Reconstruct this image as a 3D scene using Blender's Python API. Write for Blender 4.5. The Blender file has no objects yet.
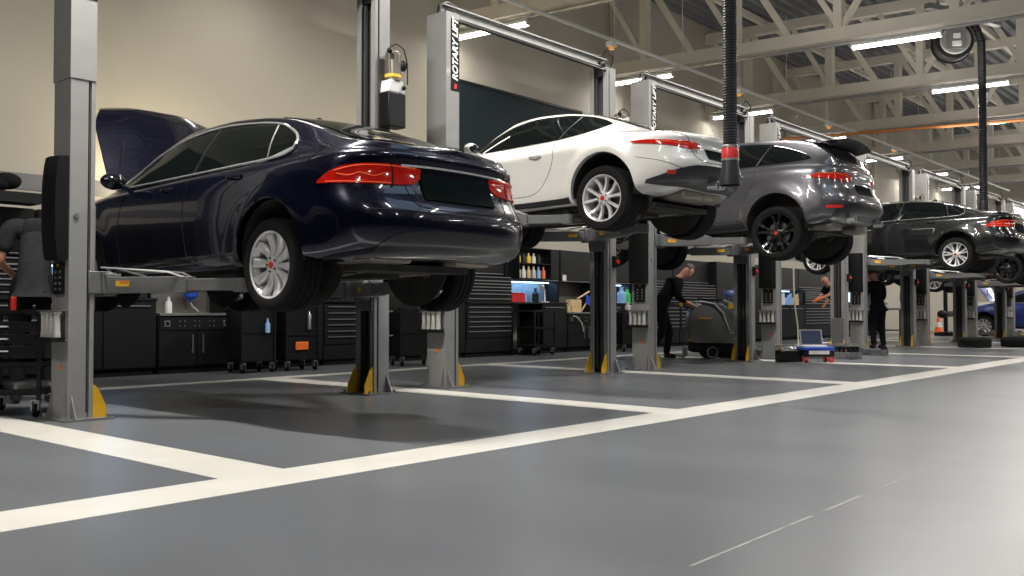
import bpy, bmesh, math, random
from mathutils import Vector, Matrix
from mathutils.bvhtree import BVHTree
random.seed(7)
PI=math.pi; sin=math.sin; cos=math.cos; R=math.radians
SC=bpy.context.scene; COL=SC.collection

# ------------------------------------------------------------------ materials
def mat(name,col,rough=.5,metal=0,coat=0,var=.06,scale=9,bump=0,emit=None,es=0,coatr=.03,spec=.5,alpha=1,trans=0):
    m=bpy.data.materials.new(name); m.use_nodes=True
    nt=m.node_tree; b=nt.nodes['Principled BSDF']
    tc=nt.nodes.new('ShaderNodeTexCoord'); no=nt.nodes.new('ShaderNodeTexNoise')
    no.inputs['Scale'].default_value=scale; no.inputs['Detail'].default_value=4
    nt.links.new(tc.outputs['Object'],no.inputs['Vector'])
    ra=nt.nodes.new('ShaderNodeValToRGB')
    c=Vector(col[:3])
    ra.color_ramp.elements[0].position=.3; ra.color_ramp.elements[1].position=.7
    ra.color_ramp.elements[0].color=(*(c*(1-var)),1); ra.color_ramp.elements[1].color=(*[min(1,v*(1+var)) for v in c],1)
    nt.links.new(no.outputs['Fac'],ra.inputs['Fac']); nt.links.new(ra.outputs['Color'],b.inputs['Base Color'])
    b.inputs['Roughness'].default_value=rough; b.inputs['Metallic'].default_value=metal
    b.inputs['Coat Weight'].default_value=coat; b.inputs['Coat Roughness'].default_value=coatr
    b.inputs['Specular IOR Level'].default_value=spec
    if trans: b.inputs['Transmission Weight'].default_value=trans
    if emit: b.inputs['Emission Color'].default_value=(*emit,1); b.inputs['Emission Strength'].default_value=es
    if bump:
        bu=nt.nodes.new('ShaderNodeBump'); bu.inputs['Strength'].default_value=bump; bu.inputs['Distance'].default_value=.01
        nt.links.new(no.outputs['Fac'],bu.inputs['Height']); nt.links.new(bu.outputs['Normal'],b.inputs['Normal'])
    return m
M={}
M['navy']=mat('navy_paint',(.0022,.0035,.019),.25,.55,1,.03,spec=.6)
M['white']=mat('pearl_white_paint',(.72,.71,.675),.3,.0,1,.02)
M['grey']=mat('grey_metallic_paint',(.10,.10,.112),.28,.6,1,.03)
M['graphite']=mat('graphite_paint',(.014,.016,.017),.25,.5,1,.03)
M['redpaint']=mat('red_paint',(.35,.012,.012),.3,.2,1,.03)
M['bluepaint']=mat('blue_paint',(.01,.03,.2),.3,.4,1,.03)
M['glass']=mat('tinted_glass',(.004,.006,.006),.03,0,0,.02,spec=.5)
M['chrome']=mat('chrome',(.80,.80,.80),.16,.75,.3,.02)
M['silver']=mat('alloy_silver',(.72,.72,.73),.3,.35,.5,.03)
M['darkalloy']=mat('black_alloy',(.012,.012,.013),.25,.5,.8,.03)
M['tyre']=mat('tyre_rubber',(.0065,.0065,.007),.8,0,0,.15,30,.3,spec=.25)
M['plastic']=mat('black_plastic',(.012,.012,.013),.45,0,0,.1)
M['satin']=mat('satin_dark_trim',(.02,.021,.024),.38,.1,.2,.05)
M['under']=mat('underbody',(.03,.027,.024),.75,.1,0,.4,7,.4)
M['muffler']=mat('muffler_steel',(.26,.235,.20),.45,.7,0,.2,6)
M['taillamp']=mat('taillamp_lens',(.50,.008,.005),.10,0,1,.25,30,spec=.7,emit=(1,.04,.015),es=.10)
M['lampline']=mat('lamp_filament',(.8,.1,.03),.2,0,1,.1,25,emit=(1,.12,.04),es=.35)
M['redcap']=mat('red_badge',(.55,.03,.02),.3,0,.5,.02)
M['plate']=mat('dark_plate',(.004,.009,.009),.9,0,0,.02,spec=.1)
M['steel']=mat('lift_grey_paint',(.285,.285,.28),.42,.15,.15,.05,5)
M['armsteel']=mat('lift_arm_grey',(.16,.163,.165),.4,.15,.15,.06)
M['steeld']=mat('lift_channel_grey',(.075,.075,.077),.45,.3,0,.1)
M['galv']=mat('galvanised_steel',(.42,.42,.42),.35,.85,0,.08)
M['yellow']=mat('safety_yellow',(.72,.42,.012),.45,0,.1,.08)
M['black']=mat('black_powder_coat',(.0075,.008,.009),.45,0,0,.08,spec=.3)
M['black2']=mat('matt_black',(.006,.006,.007),.7,0,0,.1,spec=.2)
M['rubber']=mat('hose_rubber',(.011,.011,.012),.5,0,0,.1)
M['handle']=mat('brushed_handle',(.62,.62,.63),.3,.9,0,.04)
M['stain']=mat('stainless_sheet',(.33,.31,.29),.35,.8,0,.08,3)
M['wallp']=mat('cream_wall_paint',(.45,.42,.35),.85,0,0,.025,1.2)
M['tile']=mat('grey_tile',(.16,.16,.165),.45,0,0,.05,4)
M['truss']=mat('truss_cream_paint',(.62,.585,.50),.6,0,0,.04,3)
M['deck']=mat('roof_deck',(.17,.175,.185),.5,.4,0,.12,2)
M['tube']=mat('lamp_tube',(1,1,1),.5,0,0,.01,emit=(1,.96,.92),es=26)
M['led']=mat('blue_white_led',(.7,.85,1),.5,0,0,.01,emit=(.45,.72,1),es=14)
M['lampbody']=mat('white_lamp_housing',(.75,.75,.72),.5)
M['orange']=mat('orange_paint',(.80,.16,.02),.5)
M['orpipe']=mat('orange_pipe',(.52,.19,.05),.5)
M['red']=mat('red_plastic',(.6,.02,.015),.4,0,.3)
M['whitep']=mat('white_plastic',(.72,.72,.70),.45)
M['clearish']=mat('pale_adapter_plastic',(.55,.54,.50),.4)
M['blue']=mat('blue_plastic',(.015,.07,.45),.4,0,.3)
M['green']=mat('green_plastic',(.05,.5,.12),.4)
M['ltblue']=mat('pale_blue_plastic',(.25,.45,.75),.4)
M['wood']=mat('pale_wood',(.62,.45,.24),.6,0,0,.15,14)
M['skin']=mat('skin',(.52,.25,.17),.5,0,0,.06,12)
M['hair']=mat('grey_hair',(.12,.10,.09),.8,0,0,.2,40)
M['shirtd']=mat('black_cloth',(.010,.0098,.011),.9,0,0,.15,20,.4,spec=.1)
M['shirtg']=mat('dark_grey_cloth',(.032,.033,.036),.9,0,0,.15,20,.5,spec=.1)
M['trous']=mat('work_trouser_cloth',(.013,.013,.016),.9,0,0,.15,20,.5,spec=.1)
M['boot']=mat('boot_leather',(.02,.018,.016),.5,0,0,.1)
M['scrub']=mat('scrubber_grey',(.115,.118,.12),.4,0,.2,.05)
M['scrubl']=mat('scrubber_pale_grey',(.32,.33,.33),.4,0,.2,.05)
M['screen']=mat('laptop_screen',(.006,.01,.025),.6,0,0,.01,emit=(.05,.12,.4),es=.12)
M['cord']=mat('cream_cord',(.5,.46,.38),.6)
M['yellabel']=mat('yellow_label',(.85,.55,.05),.5)
M['line']=mat('floor_marking_paint',(.86,.84,.77),.28,0,.35,.05,3,coatr=.2)
M['panel']=mat('dark_teal_panel',(.012,.022,.028),.6,0,0,.03,spec=.15)
M['daywin']=mat('daylight_window',(.9,.95,1),.5,0,0,.01,emit=(.85,.93,1),es=6)
M['whitew']=mat('white_lower_wall',(.75,.75,.74),.6,0,0,.02)

def floor_mat():
    m=bpy.data.materials.new('epoxy_floor'); m.use_nodes=True; nt=m.node_tree; b=nt.nodes['Principled BSDF']
    tc=nt.nodes.new('ShaderNodeTexCoord')
    n1=nt.nodes.new('ShaderNodeTexNoise'); n1.inputs['Scale'].default_value=.9; n1.inputs['Detail'].default_value=6
    mp=nt.nodes.new('ShaderNodeMapping'); mp.inputs['Scale'].default_value=(1.2,.5,1); mp.inputs['Rotation'].default_value=(0,0,.3)
    nt.links.new(tc.outputs['Object'],mp.inputs[0]); nt.links.new(mp.outputs[0],n1.inputs['Vector'])
    r=nt.nodes.new('ShaderNodeValToRGB'); r.color_ramp.elements[0].position=.3; r.color_ramp.elements[1].position=.72
    r.color_ramp.elements[0].color=(.128,.137,.150,1); r.color_ramp.elements[1].color=(.158,.168,.184,1)
    nt.links.new(n1.outputs['Fac'],r.inputs['Fac']); nt.links.new(r.outputs['Color'],b.inputs['Base Color'])
    n2=nt.nodes.new('ShaderNodeTexNoise'); n2.inputs['Scale'].default_value=2.5; n2.inputs['Detail'].default_value=2
    nt.links.new(tc.outputs['Object'],n2.inputs['Vector'])
    mr=nt.nodes.new('ShaderNodeMapRange'); mr.inputs[3].default_value=.27; mr.inputs[4].default_value=.31
    nt.links.new(n2.outputs['Fac'],mr.inputs[0]); nt.links.new(mr.outputs[0],b.inputs['Roughness'])
    n3=nt.nodes.new('ShaderNodeTexNoise'); n3.inputs['Scale'].default_value=60; n3.inputs['Detail'].default_value=3
    nt.links.new(tc.outputs['Object'],n3.inputs['Vector'])
    bu=nt.nodes.new('ShaderNodeBump'); bu.inputs['Strength'].default_value=.012; bu.inputs['Distance'].default_value=.002
    nt.links.new(n3.outputs['Fac'],bu.inputs['Height']); nt.links.new(bu.outputs['Normal'],b.inputs['Normal'])
    b.inputs['Specular IOR Level'].default_value=.2
    return m
M['floor']=floor_mat()
SC.view_settings.view_transform='Standard'; SC.view_settings.look='None'; SC.view_settings.exposure=-.78; SC.view_settings.gamma=1; SC.view_settings.use_curve_mapping=False
wd=bpy.data.worlds.new('w'); SC.world=wd; wd.use_nodes=True; wd.node_tree.nodes['Background'].inputs[0].default_value=(.5,.6,.75,1); wd.node_tree.nodes['Background'].inputs[1].default_value=.02

# ------------------------------------------------------------------ mesh helpers
def basis(d):
    d=Vector(d).normalized(); a=Vector((0,0,1)) if abs(d.z)<.9 else Vector((1,0,0))
    u=d.cross(a).normalized(); return u,d.cross(u).normalized()
class MB:
    def __init__(s): s.v=[]; s.f=[]
    def add(s,vs,fs):
        o=len(s.v); s.v+= [tuple(p) for p in vs]; s.f+=[tuple(i+o for i in f) for f in fs]; return s
    def box(s,x0,x1,y0,y1,z0,z1,M_=None):
        vs=[Vector((x,y,z)) for z in (z0,z1) for y in (y0,y1) for x in (x0,x1)]
        if M_: vs=[M_@p for p in vs]
        return s.add(vs,[(0,2,3,1),(4,5,7,6),(0,1,5,4),(2,6,7,3),(0,4,6,2),(1,3,7,5)])
    def bar(s,p,q,w,h):
        p=Vector(p);q=Vector(q);d=(q-p).normalized(); a=Vector((0,0,1)) if abs(d.z)<.95 else Vector((1,0,0))
        u=d.cross(a).normalized(); n=u.cross(d).normalized()
        vs=[e+u*(i*w/2)+n*(j*h/2) for e in (p,q) for j in (-1,1) for i in (-1,1)]
        return s.add(vs,[(0,1,3,2),(4,6,7,5),(0,4,5,1),(2,3,7,6),(0,2,6,4),(1,5,7,3)])
    def tube(s,pts,r,n=8,caps=True):
        pts=[Vector(p) for p in pts]; rs=r if isinstance(r,(list,tuple)) else [r]*len(pts)
        vs=[];fs=[]; pu=None
        for i,p in enumerate(pts):
            d=(pts[min(i+1,len(pts)-1)]-pts[max(i-1,0)])
            if d.length<1e-9: d=Vector((0,0,1))
            d.normalize()
            if pu is None: u,w=basis(d)
            else:
                u=(pu-d*pu.dot(d)); u=u.normalized() if u.length>1e-6 else basis(d)[0]; w=d.cross(u)
            pu=u
            for k in range(n):
                a=2*PI*k/n; vs.append(p+(u*cos(a)+w*sin(a))*rs[i])
        for i in range(len(pts)-1):
            for k in range(n):
                a=i*n+k;b=i*n+(k+1)%n; fs.append((a,b,b+n,a+n))
        if caps: fs.append(tuple(range(n-1,-1,-1))); fs.append(tuple((len(pts)-1)*n+k for k in range(n)))
        return s.add(vs,fs)
    def cyl(s,p,q,r,r2=None,n=16): return s.tube([p,q],[r,r if r2 is None else r2],n)
    def prism(s,poly,f,a,b):
        n=len(poly); vs=[f(u,v,a) for u,v in poly]+[f(u,v,b) for u,v in poly]
        return s.add(vs,[tuple(range(n-1,-1,-1)),tuple(range(n,2*n))]+[(i,(i+1)%n,(i+1)%n+n,i+n) for i in range(n)])
    def lathe(s,prof,f,n=32,closed=False):
        # prof list of (r,h); f(x,y,h)->point
        m=len(prof); vs=[]; fs=[]
        for k in range(n):
            a=2*PI*k/n
            for r,h in prof: vs.append(f(r*cos(a),r*sin(a),h))
        for k in range(n):
            k2=(k+1)%n
            for j in range(m if closed else m-1):
                j2=(j+1)%m; fs.append((k*m+j,k2*m+j,k2*m+j2,k*m+j2))
        return s.add(vs,fs)
    def grid(s,rows):
        n=len(rows[0]); vs=[p for r in rows for p in r]
        return s.add(vs,[(i*n+j,i*n+j+1,(i+1)*n+j+1,(i+1)*n+j) for i in range(len(rows)-1) for j in range(n-1)])
    def ball(s,c,rx,ry=None,rz=None,n=14,m=9):
        ry=ry or rx; rz=rz or rx; c=Vector(c)
        rows=[[c+Vector((rx*sin(PI*i/m)*cos(2*PI*j/n),ry*sin(PI*i/m)*sin(2*PI*j/n),rz*cos(PI*i/m))) for j in range(n+1)] for i in range(m+1)]
        return s.grid(rows)
    def build(s,name,m,parent=None,bevel=0,ang=38,subsurf=0,doubles=True):
        me=bpy.data.meshes.new(name); bm=bmesh.new()
        vs=[bm.verts.new(p) for p in s.v]
        for f in s.f:
            try: bm.faces.new([vs[i] for i in f])
            except ValueError: pass
        if doubles: bmesh.ops.remove_doubles(bm,verts=bm.verts,dist=1e-5)
        bmesh.ops.recalc_face_normals(bm,faces=bm.faces)
        for f in bm.faces: f.smooth=True
        for e in bm.edges:
            if len(e.link_faces)!=2 or e.calc_face_angle(0)>R(ang): e.smooth=False
        bm.to_mesh(me); bm.free(); me.materials.append(m if not isinstance(m,str) else M[m])
        o=bpy.data.objects.new(name,me); COL.objects.link(o)
        if parent: o.parent=parent
        if bevel:
            b=o.modifiers.new('bevel','BEVEL'); b.width=bevel; b.segments=2; b.limit_method='ANGLE'; b.angle_limit=R(50)
        return o
def thing(name,label,cat,loc=(0,0,0),rz=0,group=None):
    o=bpy.data.objects.new(name,None); COL.objects.link(o); o.location=loc; o.rotation_euler=(0,0,rz); o.empty_display_size=.2
    o['label']=label; o['category']=cat
    if group: o['group']=group
    return o
def tag(o,label,cat,group=None,kind=None):
    o['label']=label; o['category']=cat
    if group: o['group']=group
    if kind: o['kind']=kind
    return o
def struct(o): o['kind']='structure'; return o
def copytree(o,parent=None):
    c=o.copy(); COL.objects.link(c)
    if parent is not None: c.parent=parent
    for ch in list(o.children): copytree(ch,c)
    return c
def pchip(tab):
    xs=[t[0] for t in tab]; ys=[t[1] for t in tab]; n=len(xs)
    h=[xs[i+1]-xs[i] for i in range(n-1)]; d=[(ys[i+1]-ys[i])/h[i] for i in range(n-1)]
    m=[d[0]]+[0 if d[i-1]*d[i]<=0 else 2*d[i-1]*d[i]/(d[i-1]+d[i]) for i in range(1,n-1)]+[d[-1]]
    def f(x):
        if x<=xs[0]: return ys[0]
        if x>=xs[-1]: return ys[-1]
        i=0
        while x>xs[i+1]: i+=1
        t=(x-xs[i])/h[i]
        return ys[i]*(1+2*t)*(1-t)**2+h[i]*m[i]*t*(1-t)**2+ys[i+1]*t*t*(3-2*t)+h[i]*m[i+1]*t*t*(t-1)
    return f
def catmull(P,t,i):
    p0=P[max(i-1,0)];p1=P[i];p2=P[i+1];p3=P[min(i+2,len(P)-1)]
    return tuple(.5*((2*b)+(-a+c)*t+(2*a-5*b+4*c-d)*t*t+(-a+3*b-3*c+d)*t**3) for a,b,c,d in zip(p0,p1,p2,p3))

# ------------------------------------------------------------------ camera
H=.87; F=936.
cam=bpy.data.cameras.new('camera'); camo=bpy.data.objects.new('camera',cam); COL.objects.link(camo)
yaw=math.atan2(.658,.753); pit=math.atan(22.5/F)
fw=Vector((cos(yaw)*cos(pit),sin(yaw)*cos(pit),sin(pit)))
camo.location=(0,0,H); camo.rotation_euler=fw.to_track_quat('-Z','Y').to_euler()
cam.sensor_width=36; cam.lens=36*F/1024; cam.clip_start=.05; cam.clip_end=300
SC.camera=camo

# ------------------------------------------------------------------ room shell
X0,X1,Y0,Y1,ZT=-14.,46.,-13.,12.6,8.6
b=MB(); b.box(X0,X1,Y0,Y1,-.2,0); struct(b.build('floor','floor'))
b=MB()   # painted bay lines, 1 mm thick
b.box(X0+.3,X1-.3,3.94,4.34,0,.0015)
for k in range(11):
    x=3.06+4.13*k; b.box(x-.40,x,4.34,10.15,0,.0015)
b.box(X0+.3,X1-.3,10.15,10.42,0,.0015)
o=b.build('trim_1','line'); struct(o)
b=MB()   # thin repair seam in the aisle floor
rs=random.Random(3)
x=2.2
while x<24:
    l=rs.uniform(.2,1.1); b.bar((x,1.62+.012*x,.0004),(x+l,1.62+.012*(x+l),.0004),rs.uniform(.006,.018),.0006); x+=l+rs.uniform(.03,.5)
struct(b.build('trim_2',mat('worn_seam_filler',(.26,.25,.23),.5,0,0,.3,12)))
b=MB(); b.box(X0,X1,Y1,Y1+.2,0,ZT); struct(b.build('wall_back','wallp'))
b=MB(); b.box(X0,X1,Y1-.012,Y1,2.42,2.63)
for i in range(60): pass
struct(b.build('trim_3','tile'))
b=MB()
for i in range(44): b.box(X0+1.2*i,X0+1.2*i+.008,Y1-.014,Y1-.001,2.42,2.63)
struct(b.build('trim_4',mat('tile_grout',(.3,.3,.3),.8)))
b=MB(); b.box(X1,X1+.2,Y0,Y1,0,ZT); struct(b.build('wall_right','wallp'))
b=MB(); b.box(X0-.2,X0,Y0,Y1,0,ZT); struct(b.build('wall_left',mat('dark_left_wall',(.03,.03,.033),.8)))
b=MB(); b.box(X0,X1,Y0-.2,Y0,0,ZT); struct(b.build('wall_front',mat('dark_front_wall',(.05,.05,.055),.8)))
# dark glazed panel high on the back wall
b=MB(); b.box(12.3,16.7,Y1-.03,Y1-.005,3.05,5.28); o=b.build('window_1','panel'); struct(o)
b=MB()
for (x0,x1,z0,z1) in [(12.24,12.3,3.0,5.33),(16.7,16.76,3.0,5.33),(12.24,16.76,5.28,5.33),(12.24,16.76,3.0,3.05)]: b.box(x0,x1,Y1-.05,Y1,z0,z1)
b.build('window_frame','black',o)
b=MB(); b.box(-12,3.6,Y1-.03,Y1-.005,2.95,5.28); o=b.build('added_dark_panel','panel'); struct(o)  # out of view, added so the blue saloon's side windows reflect dark
b=MB(); b.box(-12,3.6,Y1-.05,Y1,5.28,5.33); b.box(3.6,3.66,Y1-.05,Y1,2.9,5.33); b.build('window_frame','black',o)
# wall columns
b=MB()
for x in (17.9,26.2,34.5): b.box(x,x+.35,Y1-.12,Y1,2.63,ZT)
struct(b.build('trim_5','wallp'))
# corrugated roof deck
b=MB(); prof=[]; y=Y0
while y<Y1:
    prof+= [(y,ZT-.02),(y+.10,ZT-.02),(y+.14,ZT-.12),(y+.26,ZT-.12),(y+.30,ZT-.02)]; y+=.30
prof=[p for p in prof if p[0]<=Y1]
b.grid([[(X0,p[0],p[1]) for p in prof],[(X1,p[0],p[1]) for p in prof]])
b.box(X0,X1,Y0,Y1,ZT,ZT+.1)
struct(b.build('ceiling','deck',ang=20))
# daylight window in the far right wall, light wainscot and shutter
b=MB(); b.box(X1-.03,X1-.005,6.0,10.7,3.9,5.6); o=b.build('window_2','daywin'); struct(o)
b=MB()
for y in (6.0,7.57,9.13,10.7): b.box(X1-.06,X1,y-.04,y+.04,3.8,5.7)
b.box(X1-.06,X1,5.96,10.74,3.8,3.9); b.box(X1-.06,X1,5.96,10.74,5.6,5.7)
b.build('window_frame','lampbody',o)
b=MB(); b.box(X1-.02,X1-.002,5,Y1,0,1.25); struct(b.build('trim_6','whitew'))

# roof trusses, slightly skewed to the bays like the photographed ones
TR=[-7.46+4.92*k for k in range(11)]; SK=math.tan(R(7.2)); ZB=6.22
def tx(k,y): return TR[k]+.35+(12.6-y)*SK
for k in range(11):
    b=MB(); ya,yb=12.6,-12
    def P(y,z): return (tx(k,y),y,z)
    b.bar(P(ya,ZB+.12),P(yb,ZB+.12),.22,.26); b.bar(P(ya,8.2),P(yb,8.2),.2,.24)
    y=11.45; i=0
    while y>-11:
        b.bar(P(y,ZB+.2),P(y,8.15),.17,.2)
        b.bar(P(y+.95,8.15),P(y-.0,ZB+.25),.11,.11)
        b.bar(P(y-1.1,8.15),P(y-.05,ZB+.25),.11,.11) if i%3==2 else b.bar(P(y-.1,8.15),P(y-1.1,ZB+.25),.13,.13)
        y-=2.1; i+=1
    o=b.build('ceiling_truss','truss'); struct(o)
    b=MB(); b.tube([P(ya-.1,ZB-.07),P(yb,ZB-.07)],.035,8); o2=b.build('lighting_conduit','galv',o)
# purlins along the hall
b=MB()
for y in [11.0-2.1*i for i in range(11)]: b.bar((X0,y,8.36),(X1,y,8.36),.1,.16)
struct(b.build('trim_7','truss'))

# ------------------------------------------------------------------ lamps
def lamp(k,yc,ln,label,on=True,grp='fluorescent battens under the roof trusses'):
    x=tx(k,yc); t=thing('batten_lamp',label,'lamp',(x,yc,ZB-.16),math.atan(SK)*1,grp)
    b=MB(); b.box(-.05,.05,-ln/2,ln/2,-.0,.05); b.box(-.075,.075,-ln/2,-ln/2+.03,-.05,.05); b.box(-.075,.075,ln/2-.03,ln/2,-.05,.05); b.build('housing','lampbody',t)
    b=MB(); b.tube([(-.03,-ln/2+.03,-.03),(-.03,ln/2-.03,-.03)],.028,8); b.tube([(.035,-ln/2+.03,-.03),(.035,ln/2-.03,-.03)],.028,8); b.build('tube','tube',t)
    b=MB()
    for s in (-1,1): b.tube([(0,s*ln*.35,.04),(0,s*ln*.35,.14)],.006,5)
    b.build('hanger','galv',t)
    return t
def area(name,loc,sx,sy,e,col=(1,.95,.88),tilt=None):
    l=bpy.data.lights.new(name,'AREA'); l.shape='RECTANGLE'; l.size=sx; l.size_y=sy; l.energy=e; l.color=col
    o=bpy.data.objects.new(name,l); COL.objects.link(o); o.location=loc
    if tilt: o.rotation_euler=tilt
    return o
ordn=['third unseen','second unseen','first unseen','nearest','second','third','fourth','fifth','sixth','seventh','eighth']
LE=330
for k in range(1,11):
    for j,(y,side) in enumerate(((11.6,'wall'),(6.2,'bay'),(.6,'aisle'),(-4.8,'far'))):
        if k==3 and j==0: y=11.0
        if k<3 and j==0: continue
        t=lamp(k,y,1.65,{'wall':'white fluorescent batten at the wall end of the %s roof truss','bay':'white fluorescent batten over the car bays on the %s roof truss','aisle':'white fluorescent batten over the aisle on the %s roof truss','far':'white fluorescent batten at the aisle end of the %s roof truss'}[side]%ordn[k],'lamp')
        e=LE*(.10,1.3,.32,.25)[j]*((.7 if j!=1 or k<2 else 1.9) if k<3 else 1)
        area('lamp_light',(tx(k,y),y,ZB-.24),.18,1.6,e,(1,.95,.88),(0,0,math.atan(SK)))
        if k>2: area('added_roof_fill',(tx(k,y)-2.45,y,5.6),1.6,3.0,e*.20,(1,.95,.88),(PI,0,0))  # added fill midway between trusses, standing in for the battens' upward spill
area('added_blue_fill',(9,-1,8.3),8,5,300,(.55,.74,1))  # added bluish fill for the aisle floor; the roof deck has no opening
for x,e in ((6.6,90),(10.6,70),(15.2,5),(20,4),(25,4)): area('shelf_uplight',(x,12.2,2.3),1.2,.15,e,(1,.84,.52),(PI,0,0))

# ------------------------------------------------------------------ wheels
def wheel(parent,r,w,style,pos,side,capcol='redcap'):
    """rim facing side (-1 = left of the car)."""
    rr=r*.70 if style!='suv' else r*.735
    f=lambda a,b_,h:(side*h,a,b_)
    o_=w/2
    b=MB(); b.lathe([(rr*.97,o_-.010),(rr*1.03,o_-.002),(rr*1.01,o_-.028),(rr*.95,o_-.045),(rr*.93,-o_+.02),(rr*1.02,-o_)],f,48)
    # barrel + spokes
    def spoke(a,wf,x0=.055,lean=0,n=9,th=.035):
        top=[];bot=[]
        for i in range(n):
            t=i/(n-1); q=x0+(rr*.965-x0)*t; hw=wf(t); a2=a+lean*t
            c=(cos(a2),sin(a2)); s_=(-sin(a2),cos(a2))
            hx=o_-.018-.03*math.sin(PI*min(1,t*1.05))*.8-.012*(1-t)
            top.append([Vector((side*(hx-(.010 if j in(0,4) else .0)),c[0]*q+s_[0]*hw*u,c[1]*q+s_[1]*hw*u)) for j,u in enumerate((-1,-.72,0,.72,1))])
            bot.append([Vector((side*(hx-th),c[0]*q+s_[0]*hw*u,c[1]*q+s_[1]*hw*u)) for u in (-1,-.5,0,.5,1)])
        rows=[t_+list(reversed(b_)) +[t_[0]] for t_,b_ in zip(top,bot)]
        b.grid(rows)
    if style=='petal':
        for k in range(10): spoke(2*PI*k/10+.1,lambda t:.010+.027*t**.9+.006*math.sin(PI*t))
    elif style=='vee':
        for k in range(5):
            for s in (-1,1): spoke(2*PI*k/5+.2+s*.20,lambda t:.014+.005*t,lean=s*.13)
    elif style=='suv':
        for k in range(5):
            for s in (-1,1): spoke(2*PI*k/5+.3+s*.12,lambda t:.016+.012*t,lean=s*.1)
    elif style=='double':
        for k in range(7):
            for s in (-1,1): spoke(2*PI*k/7+.1+s*.13,lambda t:.011+.006*t,lean=s*.02)
    else:
        for k in range(10): spoke(2*PI*k/10,lambda t:.016+.004*t)
    b.lathe([(.001,o_-.020),(.035,o_-.022),(.068,o_-.03),(.075,o_-.07)],f,24)
    wo=b.build('wheel',M['darkalloy'] if style=='suv' else M['silver'],parent,ang=50); wo.location=pos
    b=MB(); tp=[(rr*.99,o_-.012),(rr*1.05,o_-.002),(rr*1.16,o_+.006),(r*.93,o_+.002),(r*.975,o_-.014),(r,o_-.04)]
    for q in (.055,.0,-.055): tp+=[(r,q+.008),(r-.008,q+.006),(r-.008,q-.006),(r,q-.008)]
    tp+=[(r,-o_+.04),(r*.975,-o_+.014),(r*.93,-o_),(rr*1.05,-o_),(rr*.98,-o_+.01)]
    b.lathe(tp,f,56); b.build('tyre','tyre',wo)
    b=MB(); b.lathe([(.001,-.0),(.06,-.0),(.10,.01),(.165,.01),(.165,-.015),(.001,-.02)],f,36); b.box(side*.0-.03,side*.0+.03,.09,.17,-.09,.09); b.build('brake_disc','steeld',wo)
    b=MB(); b.lathe([(.001,o_-.012),(.024,o_-.013),(.028,o_-.02)],f,20); b.build('wheel_cap',capcol,wo)
    b=MB()
    for k in range(5):
        a=2*PI*k/5; b.cyl((side*(o_-.03),.052*cos(a),.052*sin(a)),(side*(o_-.014),.052*cos(a),.052*sin(a)),.008,n=6)
    b.build('wheel_nut','steeld',wo)
    return wo

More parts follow.
